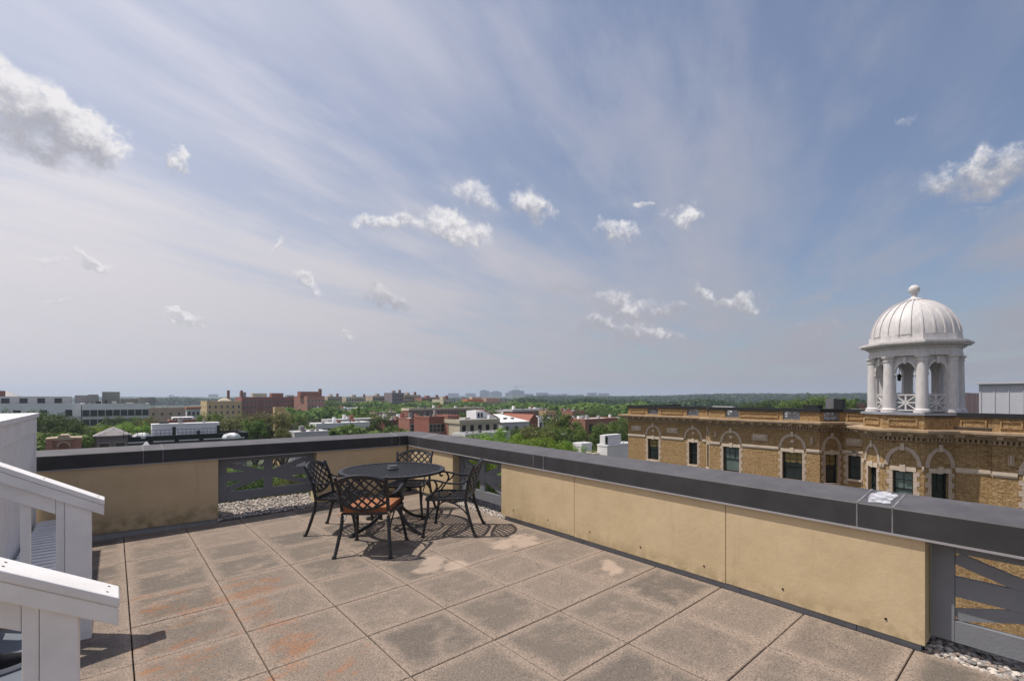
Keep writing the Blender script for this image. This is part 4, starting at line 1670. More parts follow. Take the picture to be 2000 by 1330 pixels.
def win_mesh(frame):
    mb = MB()
    # unit window centred on x, base at z=0, facing -y; frame proud of the wall, glass set back in it
    for a, b in (((-.5, -.05, 0), (-.42, 0, 1)), ((.42, -.05, 0), (.5, 0, 1)), ((-.419, -.05, .93), (.419, 0, 1)), ((-.419, -.05, 0), (.419, 0, .06)), ((-.419, -.04, .48), (.419, 0, .52)), ((-.58, -.09, -.06), (.58, 0, -.001))):
        mb.box(a, b)
    mb.cur = 1
    mb.box((-.418, -.012, .061), (.418, 0, .929))
    return mb.mesh('window', [frame, M_FGLASS])


WINS = {'white': win_mesh(M_FRAME), 'dark': win_mesh(M_SASH), 'stone': win_mesh(mat('stone_window_trim', (.34, .30, .26), .8))}


def solve(x0, y0, px, axis):
    """how far along world X or Y from (x0,y0) a vertical line shows at photograph column px"""
    k_ = (px - 1000) / F
    r, d = x0 * ST - y0 * CT, x0 * CT + y0 * ST
    return (k_ * d - r) / (ST - k_ * CT) if axis == 'x' else (k_ * d - r) / (-CT - k_ * ST)


def building(name, label, px, py, D, w, d, wall, roof=None, floors=None, cols=(0, 0), win='white', wsize=(1.1, 1.7), fh=3.2, skip=1.4, base=GZ, cat='building', parapet=.7, cornice=None, group=None, wx=None, wy=None, dep=None):
    """grid-aligned block. px,py: photograph place of the top of its near corner, D: its distance.
    w: width along X in metres (or from wx: column of its far right end), d: depth along Y (or wy)"""
    c = at_depth(px, py, D)
    if wx is not None:
        w = solve(c.x, c.y, wx, 'x')
    if wy is not None:
        d = solve(c.x, c.y, wy, 'y')
    if dep is not None:
        d = dep * (.5 if 50 < D < 210 else 1)
    root = thing(name, label, cat, (c.x, c.y, base), group=group)
    H = c.z - base
    x0, x1 = min(0, w), max(0, w)
    y0, y1 = min(0, d), max(0, d)
    mb = MB()
    mb.box((x0, y0, 0), (x1, y1, H))
    mb.ob('wall', wall, root)
    t = .35
    if roof:
        mb = MB()
        mb.box((x0 + t, y0 + t, H + .002), (x1 - t, y1 - t, H + .12))
        ro = mb.ob('roof', roof, root)
        mb = MB()
        e = .18 if cornice else .04
        for a, b in (((x0 - e, y0 - e), (x1 + e, y0 + t)), ((x0 - e, y1 - t), (x1 + e, y1 + e)), ((x0 - e, y0 + t), (x0 + t, y1 - t)), ((x1 - t, y0 + t), (x1 + e, y1 - t))):
            mb.box((*a, H - (.55 if cornice else .02)), (*b, H + parapet * .6))
        mb.ob('cornice' if cornice else 'parapet', cornice or wall, root)
    if roof and D < 320 and x1 - x0 > 4:
        for q in range(rc.randrange(2, 6)):
            vx, vy, vs = rc.uniform(x0 + .6, x1 - 1.6), rc.uniform(y0 + .6, max(y0 + .7, y1 - 1.6)), rc.uniform(.25, .8)
            mv = MB()
            mv.box((vx, vy, H + .121), (vx + vs, vy + vs * rc.uniform(.6, 1.4), H + .121 + rc.uniform(.25, .9)))
            mv.ob('roof_vent', rc.choice([M_MID, M_DROOF, M_GROOF, M_WHT]), root)
    me = WINS[win]
    nf = floors or 0
    for f_ in range(nf):
        z = H - skip - fh * f_ - wsize[1]
        if z < .5:
            break
        for q in range(cols[0]):
            x = x0 + (x1 - x0) * (q + .5) / cols[0]
            link('window', me, root, (x, y0 - .003, z), scale=(wsize[0], 1, wsize[1]))
        for q in range(cols[1]):
            y = y0 + (y1 - y0) * (q + .5) / cols[1]
            link('window', me, root, (x0 - .003, y, z), rz=R(-90), scale=(wsize[0], 1, wsize[1]))
    return root, H, (x0, x1, y0, y1)


def add_box(root, name, m_, a, b):
    mb = MB()
    mb.box(a, b)
    return mb.ob(name, m_, root)


# --- long pale apartment block at far left with planted roof
b, H, e = building('apartment_block', 'long pale grey apartment block with planted roof terrace at far left', 160, 791, 150, 0, 0, M_WHT, M_LAWN, 5, (9, 0), 'dark', (1.7, 1.9), 3.0, 1.6, wx=291, dep=45)
b2 = b
for x in (.0,):
    for f_ in range(5):
        for q, yy in enumerate((4, 10, 16, 22, 28)):
            pass
cc = b.location
Wf = e[1]
for f_ in range(5):
    add_box(b, 'wall_band', M_PALE, (e[0] - .03, -.025, H - 4.75 - 3.0 * f_), (e[1] + .03, -.002, H - 3.65 - 3.0 * f_))
wing, H2, e2 = building('apartment_block', 'pale apartment wing with a balcony left of the planted roof', 158, 790, 151, -34, 22, M_WHT, M_GROOF, 5, (6, 0), 'dark', (1.6, 1.9), 3.0, 1.6)
for f_ in range(5):
    add_box(wing, 'wall_band', M_PALE, (e2[0] - .02, -.025, H2 - 4.75 - 3 * f_), (e2[1], -.002, H2 - 3.65 - 3 * f_))
    bal = add_box(wing, 'balcony', M_SASH, (-5.4, -1.3, H2 - 3.7 - 3 * f_), (-3.2, -.03, H2 - 3.55 - 3 * f_))
    for q in range(9):
        add_box(bal, 'baluster', M_SASH, (-5.35 + q * .26, -1.28, H2 - 3.549 - 3 * f_), (-5.30 + q * .26, -1.23, H2 - 2.6 - 3 * f_))
    add_box(bal, 'rail', M_SASH, (-5.4, -1.3, H2 - 2.599 - 3 * f_), (-3.2, -1.22, H2 - 2.53 - 3 * f_))
for (x0, x1, y, h_, m_, nm) in ((-36, -3, 12, 2.6, M_PALE, 'penthouse'), (-30, -19, 15.5, 4.4, M_BR[2], 'plant_room'), (-2, 4, 12.5, 3.0, M_MID, 'penthouse')):
    add_box(wing, nm, m_, (x0, y, H2 + .121), (x1, y + 5, H2 + h_))
for (x0, x1, y, h_, m_, nm) in ((1.0, 3.5, 14, 3.4, M_MID, 'plant_room'), (4.6, 9.4, 17, 4.4, M_MID, 'plant_room'), (9.6, 15.5, 16, 1.9, M_GROOF, 'penthouse'), (14.6, 19.5, 12, 2.3, M_MID, 'plant_room'), (5.4, 6.0, 9, 1.5, M_DROOF, 'roof_vent'), (7.2, 8.5, 8, 1.0, M_WROOF, 'roof_vent'), (3.0, 4.4, 8, 1.1, M_DROOF, 'roof_vent'), (11, 13, 6, .6, M_WROOF, 'skylight')):
    add_box(b, nm, m_, (x0, y, H + .121), (x1, y + 4, H + h_))
for q in range(7):
    link('window', WINS['dark'], wing, (-30 + q * 4.0, 11.997, H2 + .5), scale=(1.8, 1, 1.5))
# glass roofed pavilion at far left edge
gp = thing('roof_pavilion', 'pale hipped glass pavilion on the roof at the left edge', 'pavilion', at_depth(12, 775, 166))
mb = MB()
mb.box((-7, -3, -1.8), (3.2, 3, 0))
mb.ob('wall', M_WHT, gp)
mb = MB()
o_ = len(mb.v)
mb.v += [(-7.2, -3.2, .002), (3.6, -3.2, .002), (3.6, 3.2, .002), (-7.2, 3.2, .002), (-5, 0, 2.1), (0.2, 0, 2.1)]
mb.f += [(0, 1, 5, 4), (1, 2, 5), (2, 3, 4, 5), (3, 0, 4), (3, 2, 1, 0)]
mb.mi += [0] * 5
mb.ob('roof', M_MROOF, gp)

building('warehouse', 'low tan flat building right of the pale apartment block', 291, 799, 205, 0, 0, M_TAN, M_GROOF, 1, (5, 0), 'stone', (1.0, 1.2), 3, 1.6, wx=374, dep=25)
o1, H1, e1 = building('house', 'small house with an orange tile roof below the yellow building', 365, 799, 190, 0, 0, M_PALE, None, 3, (3, 0), 'stone', (1.0, 1.5), 3, 1.0, wx=391, dep=9)
mb = MB()
mb.box((e1[0] - .3, e1[2] - .3, H1 + .002), (e1[1] + .3, e1[3] + .3, H1 + .9))
mb.ob('roof', M_TERRA, o1)
o1, H1, e1 = building('brick_house', 'orange brick house with a row of pale skylights on its roof', 330, 824, 112, 0, 0, M_BR[1], M_DROOF, 0, (0, 0), wx=386, dep=8)
sk = add_box(o1, 'skylight_row', M_WHT, (.9, .9, H1 + .121), (e1[1] - .6, 6, H1 + 1.0))
for q in range(9):
    add_box(sk, 'glazing_bar', M_MID, (1.0 + q * (e1[1] - 2.0) / 9, .87, H1 + .2), (1.25 + q * (e1[1] - 2.0) / 9, .899, H1 + .95))

# --- dark terrace houses just beyond the parapet with white roof rooms
tz, HT, et = building('terrace_house', 'mauve terrace house with a hipped metal roof turret behind the parapet', 188, 853, 62, 0, 0, M_MAUVE, None, 2, (2, 0), 'stone', (1.2, 1.8), 3.3, .8, wx=250, dep=4.2)
mb = MB()
x0, x1, y0, y1 = et
cx, cy = (x0 + x1) / 2, (y0 + y1) / 2
apx = (cx + .1, cy, HT + 1.25)
ea = [(x0 - .35, y0 - .35, HT + .1), (x1 + .35, y0 - .35, HT + .1), (x1 + .35, y1 + .35, HT + .1), (x0 - .35, y1 + .35, HT + .1)]
for q in range(4):
    mb.face([ea[q], ea[(q + 1) % 4], apx])
mb.box((x0 - .36, y0 - .36, HT + .002), (x1 + .36, y1 + .36, HT + .098))
rf_ = mb.ob('roof', M_MROOF, tz)
for q in range(13):
    t = (q + .5) / 13
    p = Vector(ea[0]).lerp(Vector(ea[1]), t)
    top_ = p.lerp(Vector(apx), 1 - abs(2 * t - 1))
    sm = MB()
    sm.sweep([p + Vector((0, -.0, .02)), top_ + Vector((0, 0, .02))], .03, .04)
    sm.ob('standing_seam', M_MROOF, rf_)
t2, HT2, et2 = building('terrace_house', 'dark row of terrace houses with black cornice under the white roof rooms', 242, 860, 64, 0, 0, M_MAUVE, M_DROOF, 2, (5, 0), 'stone', (1.2, 1.8), 3.3, 1.0, wx=482, dep=11, cornice=M_SASH)
for q in range(5):
    add_box(t2, 'white_fascia', M_WHT, (q * et2[1] / 5 + .2, -.24, HT2 - .42), ((q + 1) * et2[1] / 5 - .35, -.185, HT2 - .28))
wr, HW, ew = building('roof_room', 'long white roof room on the dark terrace houses', 297, 830, 67.5, 0, 0, M_WHT, M_WROOF, 0, (0, 0), base=HT2 + GZ + .2, cat='roof room', wx=429, dep=5, parapet=.15)
for x in (2.35, 7.9):
    dr = add_box(wr, 'door', M_SASH, (x, -.03, .05), (x + .42, -.002, HW - .35))
    add_box(dr, 'door_glass', M_FGLASS, (x + .07, -.04, .3), (x + .35, -.031, HW - .5))
dk = thing('roof_railing', 'black metal railing along the roof in front of the white roof room', 'railing', (wr.location.x, wr.location.y - 2.6, HT2 + GZ + .25))
for q in range(26):
    add_box(dk, 'baluster', M_SASH, (-3.2 + q * .5, 0, 0), (-3.16 + q * .5, .04, 1.0))
add_box(dk, 'top_rail', M_SASH, (-3.25, -.02, 1.001), (9.6, .06, 1.05))
add_box(dk, 'middle_rail', M_SASH, (-3.25, .041, .5), (9.6, .07, .54))
for i, (px_, lab) in enumerate(((276, 'white covered furniture on the roof left of the roof room'), (452, 'white bundle on the roof right of the roof room'))):
    p = at_depth(px_, 852, 65.5)
    bl = thing('covered_furniture', lab, 'furniture', (p.x, p.y, HT2 + GZ + .13))
    mb = MB()
    loft(mb, [[(1.1 * s_ * math.cos(2 * math.pi * q / 14), .6 * s_ * math.sin(2 * math.pi * q / 14) * (1 + .2 * math.sin(3 * q)), z + (.12 * math.sin(2.1 * q) if z > .3 else 0)) for q in range(14)] for s_, z in ((1, 0), (1.03, .25), (.85, .5), (.4, .68))])
    mb.ob('cover', M_WHT, bl, smooth=50)
# brick gable with arched niche, crenellated
gt = thing('brick_tower', 'weathered red brick church turret top among dark trees at left', 'tower', at_depth(126, 856, 58))
gt.location.z = GZ
hz_ = at_depth(126, 858, 58).z - GZ
mb = MB()
mb.box((-1.5, -1.2, 0), (1.5, 1.2, hz_))
mb.ob('wall', M_BR[1], gt)
for a in (-1.25, 1.25):
    add_box(gt, 'buttress', M_BR[1], (a - .3, -1.45, 0), (a + .3, -1.201, hz_ + .15))
mb = MB()
mb.prism([(-1.6, hz_), (1.6, hz_), (1.6, hz_ + .25), (.55, hz_ + .30), (.35, hz_ + .62), (-.35, hz_ + .62), (-.55, hz_ + .30), (-1.6, hz_ + .25)], -1.3, 1.3, Matrix.Rotation(R(90), 4, 'X'))
mb.ob('crest', M_TAN, gt)
mb = MB()
arch_ring(mb, Vector((0, -1.2, 0)), Vector((1, 0, 0)), Vector((0, -1, 0)), 0, .62, hz_ - .15, hz_ - .75, .16, .002, .10)
mb.ob('niche_arch', M_TAN, gt)
mb = MB()
mb.prism([(-.45, hz_ - 1.8), (.45, hz_ - 1.8), (.45, hz_ - .75)] + [(.45 * math.cos(R(q)), hz_ - .75 + .45 * math.sin(R(q))) for q in range(15, 180, 15)] + [(-.45, hz_ - .75)], 1.202, 1.215, Matrix.Rotation(R(90), 4, 'X'))
mb.ob('niche', M_BR[2], gt)
fn = thing('roof_finial', 'small white pyramid finial just above the parapet coping', 'finial', at_depth(286, 874, 40))
mb = MB()
loft(mb, [[(s_ * x, s_ * y, z) for x, y in ((-1, -1), (1, -1), (1, 1), (-1, 1))] for s_, z in ((.34, -14), (.34, 0), (.40, .02), (.40, .08), (.28, .12), (.03, .52))])
mb.ob('spire', M_WHT, fn)

# --- yellow and red brick blocks in the middle distance
y1_, Hy, ey = building('apartment_building', 'yellow brick apartment building left of the red brick blocks', 404, 785, 250, 0, 0, M_YELLOW, M_GROOF, 4, (6, 3), 'stone', (1.1, 1.6), 3.1, 1.8, wx=472, wy=392)
mb = MB()
mb.lathe([(4.5, 0), (3.5, .9), (.4, 2.1)], 4, (9, 6), R(45))
mb.ob('hipped_lantern', M_CREAM, y1_, (0, 0, Hy + .121))
rb1, Hr, er = building('brick_apartments', 'broad dark red brick apartment block with small windows', 472, 777, 265, 0, 0, M_BR[0], M_GROOF, 6, (15, 0), 'stone', (1.0, 1.5), 3.1, 1.5, wx=580, dep=18)
for (xa, xb, h_, m_) in ((.5, 3.2, 3.2, M_MID), (6.5, 14, 2.6, M_CREAM), (16.5, 23, 2.8, M_BR[0]), (25, 29, 1.6, M_MID)):
    add_box(rb1, 'roof_house', m_, (xa, 5, Hr + .121), (xb, 10, Hr + h_))
for xa in (-6.5, .0):
    add_box(rb1, 'chimney', M_BR[2], (xa, 3, Hr - 2 if xa < 0 else Hr + .122), (xa + 1.2, 4.2, Hr + 4.2))
for xa in (8.5, 17.5, 26):
    add_box(rb1, 'light_well', M_BR[2], (xa, -.10, 2), (xa + 2.2, -.008, Hr - 1))
rb2, Hr, er = building('brick_apartments', 'taller red brick apartment block at the right end of the red blocks', 600, 775, 262, 0, 0, M_BR[1], M_GROOF, 7, (5, 5), 'white', (1.0, 1.5), 3.0, 1.5, wx=634, wy=574)
add_box(rb2, 'roof_house', M_BR[0], (-1.5, 7, Hr + .121), (9, 13, Hr + 3.0))
add_box(rb2, 'chimney', M_BR[2], (8, 5, Hr + .122), (9.5, 6.5, Hr + 4.6))
building('corner_house', 'small yellow flat roofed house in front of the red brick blocks', 537, 798, 150, 0, 0, M_YELLOW, M_GROOF, 1, (0, 0), wx=556, dep=5)
building('corner_house', 'lower yellow house stepping down beside the olive trees', 545, 808, 146, 0, 0, M_YELLOW, M_GROOF, 1, (1, 0), 'stone', (1, 1.4), wx=566, dep=4)
# tan blocks on the skyline, middle
tan = [(640, 775, 420, 668, M_TAN, 4, 6, 'tan apartment block on the skyline right of the tall red block'), (676, 776, 430, 726, M_CREAM, 4, 10, 'long cream apartment block on the skyline with even windows'),
       (728, 774, 410, 765, M_TAN, 5, 8, 'tan stepped apartment block on the skyline'), (766, 768, 400, 790, M_MAUVE, 6, 5, 'tall dark grey tan block on the skyline above the table'),
       (790, 772, 405, 822, M_TAN, 5, 7, 'ornate tan block with turrets on the skyline'), (824, 778, 400, 868, M_BR[1], 4, 8, 'reddish row on the skyline left of the grey towers'),
       (866, 781, 330, 881, M_CREAM, 4, 3, 'small cream block standing among trees on the skyline')]
for (a, yy, D, x1_, m_, nf, nc, lab) in tan:
    q, Hq, eq = building('apartment_block', lab, a, yy, D, 0, 0, m_, M_GROOF, nf, (nc, 0), 'stone', (1.6, 1.8), 3.2, 1.4, wx=x1_, dep=15)
    add_box(q, 'roof_house', m_, (eq[1] * .3, 4, Hq + .121), (eq[1] * .45, 8, Hq + 2.4))
    add_box(q, 'chimney', M_BR[2], (eq[1] * .75, 4, Hq + .121), (eq[1] * .75 + 1.6, 6, Hq + 3.0))
q, Hq, eq = building('hotel', 'broad orange and tan terraced building below the grey towers', 912, 786, 420, 0, 0, M_TAN, M_TERRA, 2, (12, 0), 'stone', (2, 1.8), 3.2, 1.4, wx=1012, dep=20)
add_box(q, 'upper_storey', M_TERRA, (4, 5, Hq + .121), (22, 14, Hq + 3.0))
add_box(q, 'upper_storey', M_CREAM, (12, 9, Hq + 3.001), (22, 14, Hq + 5.0))
add_box(q, 'upper_storey', M_TAN, (26, 6, Hq + .121), (42, 14, Hq + 4.0))

# --- rows of houses in the middle
rows = [('terrace_row', 'low brick row with pale roof among trees under the skyline', 664, 798, 245, 716, M_BR[1], M_WROOF, 2, 9, 'white', M_WHT),
        ('terrace_row', 'white terrace row with small dark windows left of the table', 618, 829, 120, 722, M_WHT, M_WROOF, 2, 11, 'dark', None),
        ('flat_roof_row', 'row of white flat roofs behind the white terrace row', 640, 821, 140, 733, M_PALE, M_WROOF, 1, 6, 'dark', None),
        ('garage_row', 'low white flat roof in front of the white terrace row', 575, 846, 92, 642, M_PALE, M_WROOF, 0, 0, 'dark', None),
        ('terrace_row', 'dark red brick terrace with white roof right of the round tree', 752, 822, 118, 812, M_BR[2], M_WROOF, 2, 7, 'white', None),
        ('terrace_row', 'long brick row with broad cream cornice in the middle distance', 799, 799, 170, 916, M_BR[2], M_CREAM, 2, 18, 'white', M_CREAM),
        ('brick_house', 'brick row with white roof terrace right of the small dark trees', 800, 819, 108, 842, M_BR[1], M_WROOF, 2, 4, 'white', None),
        ('terrace_row', 'far brick row with pale windows left of the big tree', 1001, 801, 175, 1068, M_BR[0], M_WROOF, 3, 9, 'white', M_PALE),
        ('house', 'small house with a bright ochre roof beside the big tree', 1066, 804, 180, 1086, M_YELLOW, M_TERRA, 1, 3, 'white', None),
        ('brick_house', 'small white roofed house half hidden behind the big tree', 1118, 804, 175, 1142, M_BR[1], M_WROOF, 1, 2, 'white', None)]
for (nm, lab, a, yy, D, x1_, m_, rf, nf, nc, wn, cor) in rows:
    q, Hq, eq = building(nm, lab, a, yy, D, 0, 0, m_, rf, nf, (nc, 0), wn, (1.0, 1.7), 3.3, 1.1, wx=x1_, dep=11, cornice=cor, parapet=.4)
    for k_ in range(3):
        xx = eq[1] * rc.uniform(.08, .9)
        add_box(q, 'chimney', rc.choice([M_BR[0], M_BR[2], M_WHT, M_GROOF]), (xx, 3 + k_ * 2, Hq + .121), (xx + .8, 3.8 + k_ * 2, Hq + rc.uniform(.7, 1.5)))
SMALL = sorted(600 + 620 * ((i * .618) % 1) for i in range(30))
ORD = 'first second third fourth fifth sixth seventh eighth ninth tenth eleventh twelfth thirteenth fourteenth fifteenth'.split()
for i in range(30):
    # small houses that only peep out of the trees
    px_ = SMALL[i]
    D = rc.uniform(115, 300)
    zt_ = rc.uniform(-8.5, -4.5)
    yy = HZ + (EYE - zt_) * F / D
    mi_ = rc.randrange(6)
    m_ = [M_BR[0], M_BR[1], M_BR[2], M_CREAM, M_PALE, M_TAN][mi_]
    where = f'{ORD[i]} from the left' if i < 15 else f'{ORD[29 - i]} from the right'
    lab = f"small {['red brick', 'orange brick', 'dark brick', 'cream', 'pale grey', 'tan'][mi_]} row house among trees, {where} of such houses"
    q, Hq, eq = building('row_house', lab, px_, yy, D, rc.uniform(6, 14), 9, m_, rc.choice([M_WROOF, M_GROOF, M_WROOF, M_WROOF]), 2, (rc.randrange(2, 5), 0), rc.choice(['white', 'stone', 'dark']), (1.0, 1.6), 3.2, 1.0, parapet=.4, group='row houses half hidden by trees')
    add_box(q, 'chimney', rc.choice([M_BR[0], M_WHT, M_MID]), (1, 4, Hq + .121), (1.7, 4.7, Hq + rc.uniform(.8, 1.6)))
# red brick house with blank side wall
q, Hq, eq = building('brick_house', 'three storey red brick house with cluttered roof behind the corner of the parapet', 838, 818, 92, 0, 0, M_BR[0], M_DROOF, 3, (5, 0), 'stone', (.9, 1.7), 3.3, 1.0, wx=875, dep=12)
for k_ in range(6):
    add_box(q, 'roof_unit', rc.choice([M_MROOF, M_DROOF, M_GROOF]), (.4 + k_ * .65, 2 + k_ % 3, Hq + .121), (.8 + k_ * .65, 2.6 + k_ % 3, Hq + rc.uniform(.5, 1.6)))
q, Hq, eq = building('brick_house', 'side wall of the red brick house, coloured orange brown as if sunlit, next to the cream house', 875, 815, 93, 0, 0, M_BR[1], M_DROOF, 0, (0, 0), wx=897, dep=12)  # side wall of the same house, its sunlight put into lighter brick
# cream stucco house with gable
q, Hq, eq = building('stucco_house', 'cream stucco house with dark windows and a gabled roof room', 898, 822, 90, 0, 0, M_CREAM, M_GROOF, 3, (5, 0), 'dark', (.8, 1.5), 3.0, .9, wx=974, dep=18, parapet=.3, cornice=M_CREAM)
mb = MB()
gx0 = solve(q.location.x, q.location.y + 4, 930, 'x')
gx1 = solve(q.location.x, q.location.y + 4, 972, 'x')
mb.prism([(gx0, Hq + .122), (gx1, Hq + .122), (gx0 + (gx1 - gx0) * .38, Hq + 1.7), (gx0, Hq + 1.7)], -7.5, -4, Matrix.Rotation(R(90), 4, 'X'))
mb.ob('gable_room', M_WHT, q)
for k_ in range(2):
    link('window', WINS['dark'], q, (gx0 + .6 + k_ * .8, 3.995, Hq + .45), scale=(.5, 1, .8))
mb = MB()
mb.sweep([(gx0 + (gx1 - gx0) * .36, 5.7, Hq + 1.76), (gx1 + .1, 5.7, Hq + .2)], 3.7, .12)
mb.ob('gable_roof', M_BR[0], q)
# grey-white house with white sloping roof and brick party wall
q, Hq, eq = building('stucco_house', 'pale grey house with broad white roof and brick party wall', 981, 826, 97, 0, 0, M_PALE, None, 2, (3, 0), 'dark', (.8, 1.6), 3.2, .8, wx=1034, dep=20)
mb = MB()
W_ = eq[1]
mb.hexa([(-.2, -.2, Hq + .002), (W_, -.2, Hq + .002), (W_, 10, Hq + 1.3), (-.2, 10, Hq + 1.3), (-.2, -.2, Hq + .12), (W_, -.2, Hq + .12), (W_, 10, Hq + 1.42), (-.2, 10, Hq + 1.42)])
mb.ob('roof', M_WROOF, q)
mb = MB()
mb.prism([(W_ + .01, 0), (W_ + 2.6, 0), (W_ + 2.6, Hq + .8), (W_ + 1.4, Hq + 1.55), (W_ + .01, Hq + .2)], -10, -.1, Matrix.Rotation(R(90), 4, 'X'))
mb.ob('party_wall', M_BR[0], q)
for k_ in range(5):
    add_box(q, 'skylight', M_DROOF, (.9 + k_ * 1.05, 3.0 + (k_ % 2), Hq + .5), (1.5 + k_ * 1.05, 3.5 + (k_ % 2), Hq + .85))
q, Hq, eq = building('house', 'small white house with dark windows beside the brick party wall', 1053, 820, 108, 0, 0, M_WHT, M_WROOF, 2, (4, 0), 'dark', (.6, 1.4), 3, .6, wx=1080, dep=8)
q, Hq, eq = building('low_roof', 'white flat roof showing above the bright green trees', 909, 853, 70, 0, 0, M_PALE, M_WROOF, 0, (0, 0), wx=996, dep=7, cat='building')
# brick house on the right
q, Hq, eq = building('brick_house', 'orange brick house with dark windows near the ochre wing', 1143, 821, 102, 0, 0, M_BR[1], M_WROOF, 3, (3, 0), 'dark', (1.1, 1.6), 3.3, .9, wx=1206, dep=11, parapet=.5)
for k_ in range(4):
    add_box(q, 'chimney', M_WROOF, (.6 + k_ * 1.6, 4, Hq + .121), (1.0 + k_ * 1.6, 4.4, Hq + .8))
# white modern house at the right
q, Hq, eq = building('modern_house', 'white cubic house with terrace beside the ochre wing', 1186, 872, 56, 0, 0, M_WHT, M_WROOF, 0, (0, 0), wx=1240, dep=3, parapet=.3)
x1_ = solve(q.location.x, q.location.y + .4, 1213, 'x')
up_ = add_box(q, 'upper_room', M_WHT, (.05, .40, Hq + .2), (x1_, 1.15, Hq + 1.30))
add_box(up_, 'door', M_SASH, (.2, .36, Hq + .22), (.55, .399, Hq + 1.1))
for k_ in range(7):
    add_box(q, 'baluster', M_SASH, (x1_ + .1 + k_ * .3, .1, Hq + .2), (x1_ + .13 + k_ * .3, .13, Hq + .75))
for i, (a, yy, D, x1_, m_, lab) in enumerate(((1136, 872, 62, 1156, M_WHT, 'low white roof behind the bright green trees at right'), (1154, 893, 56, 1180, M_CREAM, 'cream flat roof left of the white cubic house'), (1102, 852, 80, 1120, M_MID, 'small grey roof between the big tree and bright trees'))):
    building('outbuilding', lab, a, yy, D, 0, 0, m_, M_WROOF, 0, (0, 0), wx=x1_, dep=3)
# pink apartment tower seen beside the cupola and low roofs by it
q, Hq, eq = building('apartment_tower', 'pink brick apartment building with white balconies right of the cupola', 1882, 768, 330, 0, 0, M_BR[1], M_GROOF, 5, (6, 0), 'white', (1.8, 2.0), 3.2, .9, wx=1935, dep=16)
add_box(q, 'roof_house', M_PALE, (4, 4, Hq + .121), (14, 10, Hq + 3.0))
building('brick_house', 'small red brick roof with chimney left of the cupola', 1652, 792, 150, 0, 0, M_BR[0], M_DROOF, 0, (0, 0), wx=1690, dep=8)

# --- towers on the horizon
sky_line = [(878, 768, 3400, 896, 20, 1), (912, 768, 3500, 929, 20, 0), (940, 763, 3300, 955, 18, 1), (957, 766, 3300, 964, 10, 0), (962, 765, 3250, 980, 20, 1), (990, 767, 3000, 1000, 16, 0),
            (999, 763, 2900, 1024, 25, 0), (1024, 769, 3000, 1042, 25, 1), (1051, 767, 3100, 1071, 20, 0), (1074, 770, 3200, 1086, 20, 1), (1088, 770, 3100, 1100, 16, 0), (1101, 769, 3100, 1108, 16, 1),
            (330, 771, 3600, 339, 15, 1), (341, 774, 3600, 352, 20, 0), (357, 774, 3900, 370, 20, 1), (408, 770, 3000, 426, 22, 1), (384, 775, 3300, 396, 20, 0), (380, 775, 3900, 392, 20, 1), (1150, 767, 3300, 1166, 20, 0), (1172, 768, 3500, 1190, 20, 0), (1128, 770, 3500, 1140, 20, 1), (1112, 771, 3300, 1122, 15, 0), (856, 774, 3600, 870, 20, 0), (896, 773, 3600, 910, 20, 1)]
for i, (a, yy, D, x1_, dd, g_) in enumerate(sky_line):
    left = a < 500
    where = 'at the far left horizon' if left else 'in the far skyline'
    nm_ = ['grey concrete', 'blue glass'][g_]
    order = [s for s in sky_line if (s[0] < 500) == left and s[5] == g_]
    order.sort()
    k_ = order.index((a, yy, D, x1_, dd, g_)) + 1
    ordn = ['leftmost', 'second', 'third', 'fourth', 'fifth', 'sixth', 'seventh', 'eighth', 'ninth', 'tenth', 'eleventh', 'twelfth'][k_ - 1]
    lab = f'hazy {nm_} tower {where}, {ordn} of its kind from the left'
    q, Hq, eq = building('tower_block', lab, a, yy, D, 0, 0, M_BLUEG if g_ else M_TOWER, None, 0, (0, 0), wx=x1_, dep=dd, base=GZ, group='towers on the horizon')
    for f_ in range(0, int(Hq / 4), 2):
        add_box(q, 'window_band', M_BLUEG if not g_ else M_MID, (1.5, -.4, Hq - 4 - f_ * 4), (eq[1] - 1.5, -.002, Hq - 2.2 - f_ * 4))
        if f_ > 16:
            break
    if i in (2, 4, 6):
        add_box(q, 'plant_room', M_TOWER, (eq[1] * .2, 3, Hq + .01), (eq[1] * .7, 15, Hq + 6))
cr = thing('tower_crane', 'thin tower crane above the tallest hazy tower', 'crane', at_depth(1008, 776, 2900))
mb = MB()
mb.box((-1, -1, -20), (1, 1, 74))
mb.ob('mast', M_TOWER, cr)
mb = MB()
mb.sweep([(-18, 8, 66), (50, -22, 66)], 1.6, 1.6)
mb.ob('jib', M_TOWER, cr)

# --- trees -----------------------------------------------------------------
def leaf_mat(name, c, c2, trans=.35):
    m, k, b = newmat(name)
    co = k.n('ShaderNodeTexCoord').outputs['Object']
    rv = k.n('ShaderNodeObjectInfo').outputs['Random']
    n = k.noise(co, 3.0, 4, .7)
    cc = k.mix(k.ramp(n, .3, .7), c, c2)
    hs_ = k.n('ShaderNodeHueSaturation', {'Color': cc, 'Hue': k.ramp(rv, 0, 1, .485, .515, False), 'Value': k.ramp(rv, 0, 1, .85, 1.15, False), 'Saturation': 1.0})
    k.set(b, 'Base Color', hs_.outputs[0])
    b.inputs['Roughness'].default_value = .6
    b.inputs['Specular IOR Level'].default_value = .2
    tr = k.n('ShaderNodeBsdfTranslucent', {'Color': hs_.outputs[0]})
    mx = k.n('ShaderNodeMixShader', {0: trans, 1: b.outputs[0], 2: tr.outputs[0]})
    m.node_tree.links.new(mx.outputs[0], m.node_tree.nodes['Material Output'].inputs[0])
    return m


